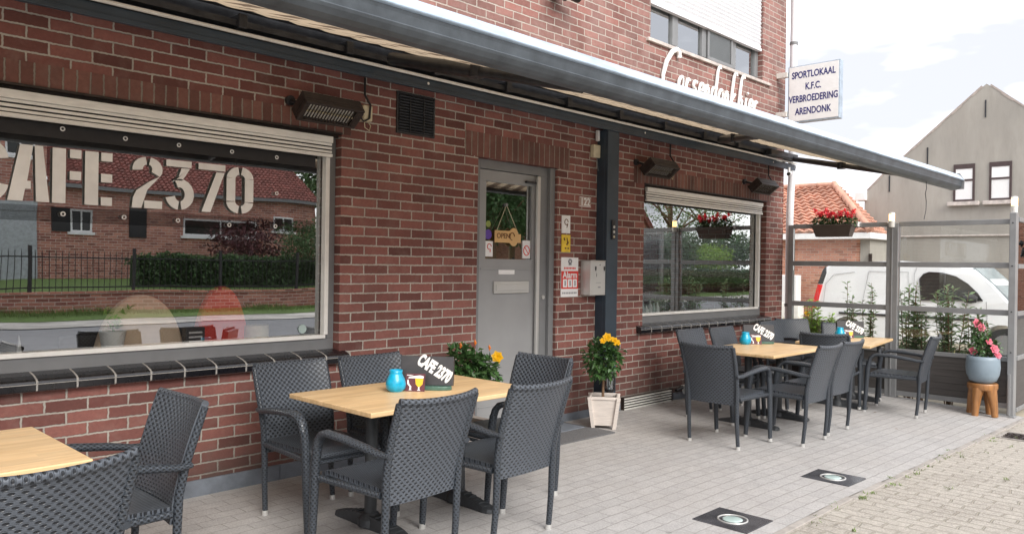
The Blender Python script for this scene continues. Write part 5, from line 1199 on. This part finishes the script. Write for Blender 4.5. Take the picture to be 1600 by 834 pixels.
for yc in (.76, -.055):
    w_ = bpy.data.objects.new('window', None); COL.objects.link(w_); w_.parent = gh; w_.location = (0, yc, 3.9)
    y0_, y1_, z0_, z1_ = yc-.245, yc+.245, 3.33, 4.29
    b = MB(); b.box((XG-.03, y0_, z0_), (XG-.001, y0_+.05, z1_)); b.box((XG-.03, y1_-.05, z0_), (XG-.001, y1_, z1_)); b.box((XG-.03, y0_+.0501, z1_-.12), (XG-.001, y1_-.0501, z1_)); b.box((XG-.03, y0_+.0501, z0_), (XG-.001, y1_-.0501, z0_+.05)); b.box((XG-.03, y0_+.0501, z0_+.52), (XG-.001, y1_-.0501, z0_+.57)); b.build('frame', 'dark_frame', w_)
    b = MB(); b.box((XG-.018, y0_+.0502, z0_+.5702), (XG-.002, y1_-.0502, z1_-.1202)); b.build('roller_blind', 'white', w_)
    b = MB(); b.box((XG-.016, y0_+.0502, z0_+.0502), (XG-.002, y1_-.0502, z0_+.5199)); b.build('net_curtain', 'curtain', w_)
    b = MB(); b.box((XG-.12, y0_-.12, z0_-.11), (XG-.0, y1_+.12, z0_-.01)); b.build('sill', 'stone_sill', w_, bevel=.01)
# neighbouring red roof behind the gable
t = thing('red_roofed_house', (40, -4, -.42), 'house with red tiled roof peeking out behind the grey gable', 'house')
b = MB(); b.box((38, -12, -.42), (46, -.6, 7.2)); b.build('wall', 'far_brick', t)
b = MB(); b.prism([(-12.3, 7.2), (-.2, 7.2), (-.9, 8.9), (-11.6, 8.9)], 8.4, Matrix(((0,0,1,37.8),(1,0,0,0),(0,1,0,0),(0,0,0,1)))); b.build('roof', 'roof_red', t)

# ------------------------------------------------------------ orange brick annexe with tiled hip roof
an = thing('brick_annexe', (22.5, 6, -.42), 'low orange brick annexe with orange tiled hip roof beside the grey gable house', 'house')
XA = 21.0
b = MB(); b.box((XA, 2.75, -.42), (XA+1.55, 12, 2.33)); b.build('wall', 'far_brick', an)
b = MB(); b.box((XA-.02, 2.50, -.42), (XA+1.55, 2.745, 2.33)); b.build('corner_render', 'render', an)
b = MB(); b.box((XA-.3, 2.38, 2.331), (XA+1.56, 12.3, 2.49)); b.build('fascia', 'white', an, bevel=.01)
b = MB(); b.box((XA-.03, 2.9, 1.0), (XA-.02, 3.0, 1.8)) if 0 else None
def tiled_plane(b, p0, p1, p2, p3, rows, cols):
    """roof plane: p0-p1 eave, p3-p2 ridge, with stepped, wavy tile rows"""
    p0, p1, p2, p3 = map(Vector, (p0, p1, p2, p3)); nrm = (p1-p0).cross(p3-p0).normalized()
    if nrm.z < 0: nrm = -nrm
    for r_ in range(rows):
        a, c = r_/rows, (r_+1)/rows
        e0, e1, f0, f1 = p0.lerp(p3, a), p1.lerp(p2, a), p0.lerp(p3, c), p1.lerp(p2, c); m_ = cols*4; vs = []; fs = []
        for i in range(m_+1):
            t_ = i/m_; wv = .035*math.sin(t_*cols*2*PI); lo = e0.lerp(e1, t_)+nrm*(.055+wv); hi = f0.lerp(f1, t_)+nrm*(.0+wv); und = e0.lerp(e1, t_)+nrm*(-.02+wv)
            vs += [lo, hi, und]
        for i in range(m_): fs += [(i*3, i*3+3, i*3+4, i*3+1), (i*3+2, i*3+5, i*3+3, i*3)]
        b.add(vs, fs)
RX, RY, RZ = XA+1.3, 3.98, 3.90
b = MB(); tiled_plane(b, (XA-.3, 12.2, 2.51), (XA-.3, 2.40, 2.51), (RX, RY, RZ), (RX, 12.2, RZ), 14, 36)
tiled_plane(b, (XA-.3, 2.40, 2.51), (XA+1.56, 2.62, 2.51), (RX+.26, RY, RZ), (RX, RY, RZ), 14, 8)
b.box((XA-.25, 2.6, 2.4901), (XA+1.5, 12.2, 2.52)); b.build('roof', 'roof_orange', an)
b = MB()
for i in range(10):
    f = i/10; A_ = Vector((XA-.3, 2.40, 2.54)); B_ = Vector((RX, RY, RZ+.03)); b.tube([A_.lerp(B_, f), A_.lerp(B_, f+.115)+Vector((0, 0, .03))], [.10, .08], 8)
for i in range(16): b.tube([(RX, RY+i*.5, RZ+.02), (RX, RY+i*.5+.52, RZ+.05)], [.09, .075], 8)
b.build('ridge_tile', 'roof_orange', an)
b = MB(); b.box((XA+.72, 4.95, 3.32), (XA+.80, 5.15, 3.42)); b.build('roof_light', 'curtain', an)
b = MB(); b.prism([(-.35, .12), (.35, .12), (.12, -.2), (.02, -1.3), (-.02, -1.3), (-.05, -.2), (-.1, 0)], .1, Matrix(((0,0,-1,XA-.05),(-1,0,0,3.15),(0,1,0,2.0),(0,0,0,1)))) if 0 else b.box((XA-.09, 2.44, .3), (XA-.021, 2.51, 1.95)); b.build('downpipe', 'rust_metal', an)

# ------------------------------------------------------------ across the street (seen mirrored in the windows)
lw = MB(); lw.box((-30, -19.25, -.2), (25, -19.0, .50)); lw.box((-30, -19.3, .5001), (25, -18.95, .56)); tag(lw.build('garden_wall', 'opp_brick'), 'low brick garden wall along the far pavement, reflected in the window', 'wall')
sheet('gravel_shoulder', -60, 120, -17.75, -15.6, 20, 1, lambda x, y: -.13+.0*y, 'far_gravel')
sheet('verge', -60, 120, -19.0, -17.6, 30, 2, lambda x, y: -.12+.13*(y+17.6)/-1.4, 'lawn')
sheet('lawn', -40, 80, -60, -19.3, 20, 8, lambda x, y: .50+min(.25, (-19.3-y)*.05), 'lawn')
b = MB()
for k in range(9000):
    x = R.uniform(-8, 34); y = -18.3-abs(R.gauss(0, .35)) if R.random() < .6 else R.uniform(-19, -17.6)
    if y < -18.95: continue
    b.leaf(Vector((x, y, -.05)), Vector((R.gauss(0, .5), R.gauss(0, .5), 1)), Vector((1, 0, 0)), R.uniform(.08, .32)*(1 if math.sin(x*1.1)+math.sin(x*.37) > -.2 else .4), .03)
tag(b.build('verge_grass', 'grass'), 'rough grass on the verge before the garden wall, reflected in the window', 'grass', kind='stuff')
t = thing('iron_fence', (10, -19.12, .56), 'black iron railing on the garden wall across the street, reflected in the window', 'fence')
b = MB(); 
for z_ in (.66, 1.52): b.box((-2, -19.15, z_), (40, -19.11, z_+.035))
b.build('rail', 'black', t)
b = MB()
for i in range(260): x = -2+i*.16; b.tube([(x, -19.13, .56), (x, -19.13, 1.66), (x, -19.13, 1.76)], [.010, .010, .001], 4, cap=False)
for i in range(16): x = -1.9+i*2.7; b.box((x-.04, -19.17, .56), (x+.04, -19.09, 1.85))
b.build('bar', 'black', t)
oh = thing('brick_house', (8, -26, .6), 'red brick house with grey garage door across the street, reflected in the left window', 'house')
YH = -26.0
b = MB(); b.box((-6, YH-8, .4), (8.4, YH, 8.5)); b.box((8.4001, YH-8, .4), (19.2, YH-.001, 4.3)); b.build('wall', 'opp_brick', oh)
b = MB(); tiled_plane(b, (8.4, YH+.25, 4.2), (19.4, YH+.25, 4.2), (18.6, YH-3.0, 7.0), (8.4, YH-3.0, 7.0), 24, 56); b.add([(8.4, YH+.25, 4.18), (19.4, YH+.25, 4.18), (19.4, YH-8, 4.18), (8.4, YH-8, 4.18)], [(0, 1, 2, 3)]); b.build('roof', 'roof_red', oh)
b = MB(); b.box((8.41, YH+.2, 4.05), (19.4, YH+.32, 4.19)); b.build('gutter', 'grey_frame', oh)
b = MB(); b.box((6.2, YH+.001, .6), (8.15, YH+.05, 3.15)); b.box((6.2, YH+.001, 3.16), (8.15, YH+.07, 3.5)); b.build('garage_door', mat('pale_grey_door', (.42, .45, .48), .5), oh)
for x0_, x1_, z0_, z1_, sh in ((9.16, 9.88, 2.5, 3.32, (8.58, 9.15)), (7.17, 8.03, 5.05, 5.75, None), (13.3, 16.4, 2.5, 3.15, None), (17.2, 18.1, 2.85, 3.42, None)):
    w_ = bpy.data.objects.new('window', None); COL.objects.link(w_); w_.parent = oh
    b = MB(); b.box((x0_, YH+.001, z0_), (x1_, YH+.04, z0_+.07)); b.box((x0_, YH+.001, z1_-.07), (x1_, YH+.04, z1_)); b.box((x0_, YH+.001, z0_+.0701), (x0_+.06, YH+.04, z1_-.0701)); b.box((x1_-.06, YH+.001, z0_+.0701), (x1_, YH+.04, z1_-.0701)); b.box(((x0_+x1_)/2-.025, YH+.001, z0_+.0701), ((x0_+x1_)/2+.025, YH+.04, z1_-.0701)); b.box((x0_-.1, YH+.001, z0_-.1), (x1_+.1, YH+.1, z0_-.001)); b.build('frame', 'white', w_)
    b = MB(); b.box((x0_+.061, YH+.002, z0_+.071), (x1_-.061, YH+.012, z1_-.071)); b.build('pane', 'car_glass', w_)
    if sh: b = MB(); b.box((sh[0], YH+.001, z0_), (sh[1], YH+.05, z1_)); b.build('shutter', 'black', w_)
b = MB(); b.box((11.2, YH+.001, 2.35), (11.85, YH+.05, 3.45)); b.build('shutter', 'black', oh)
b = MB(); b.box((13, YH-.0, 1.0), (19.2, YH+2.2, 2.35)); b.build('porch', 'board_dark', oh) if 0 else None
def hedge(x0, x1, y, z0, z1, d, label, n, m_='leaf_hedge', ll=.16):
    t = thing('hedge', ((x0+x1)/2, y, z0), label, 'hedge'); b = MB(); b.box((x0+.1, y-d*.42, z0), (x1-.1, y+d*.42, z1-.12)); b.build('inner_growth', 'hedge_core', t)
    b = MB()
    for k in range(n):
        x = R.uniform(x0, x1); f = R.random(); 
        if f < .62: p_ = Vector((x, y+d*.45+R.gauss(0, .05), R.uniform(z0, z1)))
        else: p_ = Vector((x, y+R.uniform(-.5, .5)*d, z1-.08+R.gauss(0, .07)+.06*math.sin(x*3)))
        b.leaf(p_, Vector((R.gauss(0, .6), abs(R.gauss(.5, .5)), R.gauss(.3, .6))), Vector((0, .3, 1)), ll*R.uniform(.6, 1.3), ll*.6)
    b.build('foliage', m_, t)
hedge(9.6, 19, -21.3, .5, 1.62, .9, 'trimmed dark green hedge in front of the house across the street', 9000)
hedge(24, 70, -16.9-2.9, .3, 1.35, 1.0, 'long low hedge across the street, reflected in the right window', 12000, ll=.2)
def tree(x, y, z0, h, rad, label, m_, n, ll=.2, cat='tree'):
    t = thing('garden_tree', (x, y, z0), label, cat); b = MB(); b.tube([(x, y, z0), (x+.05, y, z0+h*.35), (x, y, z0+h*.7)], [.14*h/4, .1*h/4, .04*h/4], 8)
    for k in range(6): a = k*1.05; b.tube([(x, y, z0+h*(.3+.05*k)), (x+math.cos(a)*rad*.7, y+math.sin(a)*rad*.7, z0+h*(.55+.05*k))], [.05*h/4, .015*h/4], 5)
    b.build('trunk', 'bark', t); b = MB()
    for k in range(7):
        a = k*2.1; foliage(b, (x+math.cos(a)*rad*.45, y+math.sin(a)*rad*.45, z0+h*(.48+.07*k)), (rad*.6, rad*.6, h*.2), n//7, ll, ll*.6, .2)
    b.build('crown', m_, t)
tree(14.3, -22.8, .6, 2.3, 1.5, 'dark purple leaved bush by the house across the street', 'leaf_red', 2600, .14)
tree(15.8, -21.0, .55, 2.4, 1.1, 'round green bush at the end of the hedge across the street', 'leaf_hedge', 2400, .13)
tree(18.0, -21.2, .55, 2.6, 1.2, 'tall green bush beside the house corner across the street', 'leaf_hedge', 2400, .13)
tree(22.0, -27.5, .6, 8.5, 2.6, 'tall dark green tree right of the brick house across the street', 'leaf_hedge', 9000, .34)
tree(27.5, -23.0, .6, 7.0, 2.4, 'tall dark tree added across from the door to darken its glass', 'leaf_hedge', 6000, .26)  # unseen tree put in so the door glass mirrors no bright sky
tree(31.5, -25.5, .6, 7.5, 2.8, 'broad dark tree added across the street to darken the door reflection', 'leaf_hedge', 7000, .28)  # second unseen tree, added to keep the door reflection dark
tree(36.0, -21.5, .5, 2.6, 2.2, 'pale green shrub across the street, reflected in the right window', 'leaf_light', 4000, .2)
tree(41.5, -22.0, .5, 3.2, 2.6, 'green shrub mass across the street, reflected in the right window', 'leaf_hedge', 5000, .22)
tree(46.5, -22.5, .5, 2.4, 2.6, 'broad low bush farther down the street, reflected in the right window', 'leaf_light', 4000, .22)
tree(52.0, -24.0, .6, 3.2, 3.2, 'dense dark bush far down the street, reflected in the right window', 'leaf_hedge', 5000, .25)
tree(50.0, -27.0, .6, 9.0, 4.2, 'thin airy tree, reflected in the right window', 'leaf_grey', 2200, .22)
tree(60.0, -30.0, .6, 9.0, 4.5, 'thin pale tree farthest down the street, reflected in the right window', 'leaf_grey', 2000, .25)
t = thing('far_brick_house', (40, -33, .6), 'orange brick gable house down the street, reflected in the right window', 'house')
b = MB(); b.prism([(31, .4), (49.5, .4), (49.5, 3.2), (45, 8.6), (31, 8.6)], 9, Matrix(((1,0,0,0),(0,0,-1,-28),(0,1,0,0),(0,0,0,1)))); b.build('wall', 'far_brick', t)
b = MB(); b.box((46.4, -28.0+.001, 2.4), (47.2, -27.95, 3.6)); b.build('window', 'car_glass', t)
b = MB(); b.prism([(49.9, 3.0), (49.9, 3.2), (45.2, 8.9), (45, 8.6), (49.5, 3.1)], 9.4, Matrix(((1,0,0,0),(0,0,-1,-27.8),(0,1,0,0),(0,0,0,1)))); b.build('roof', 'roof_red', t)
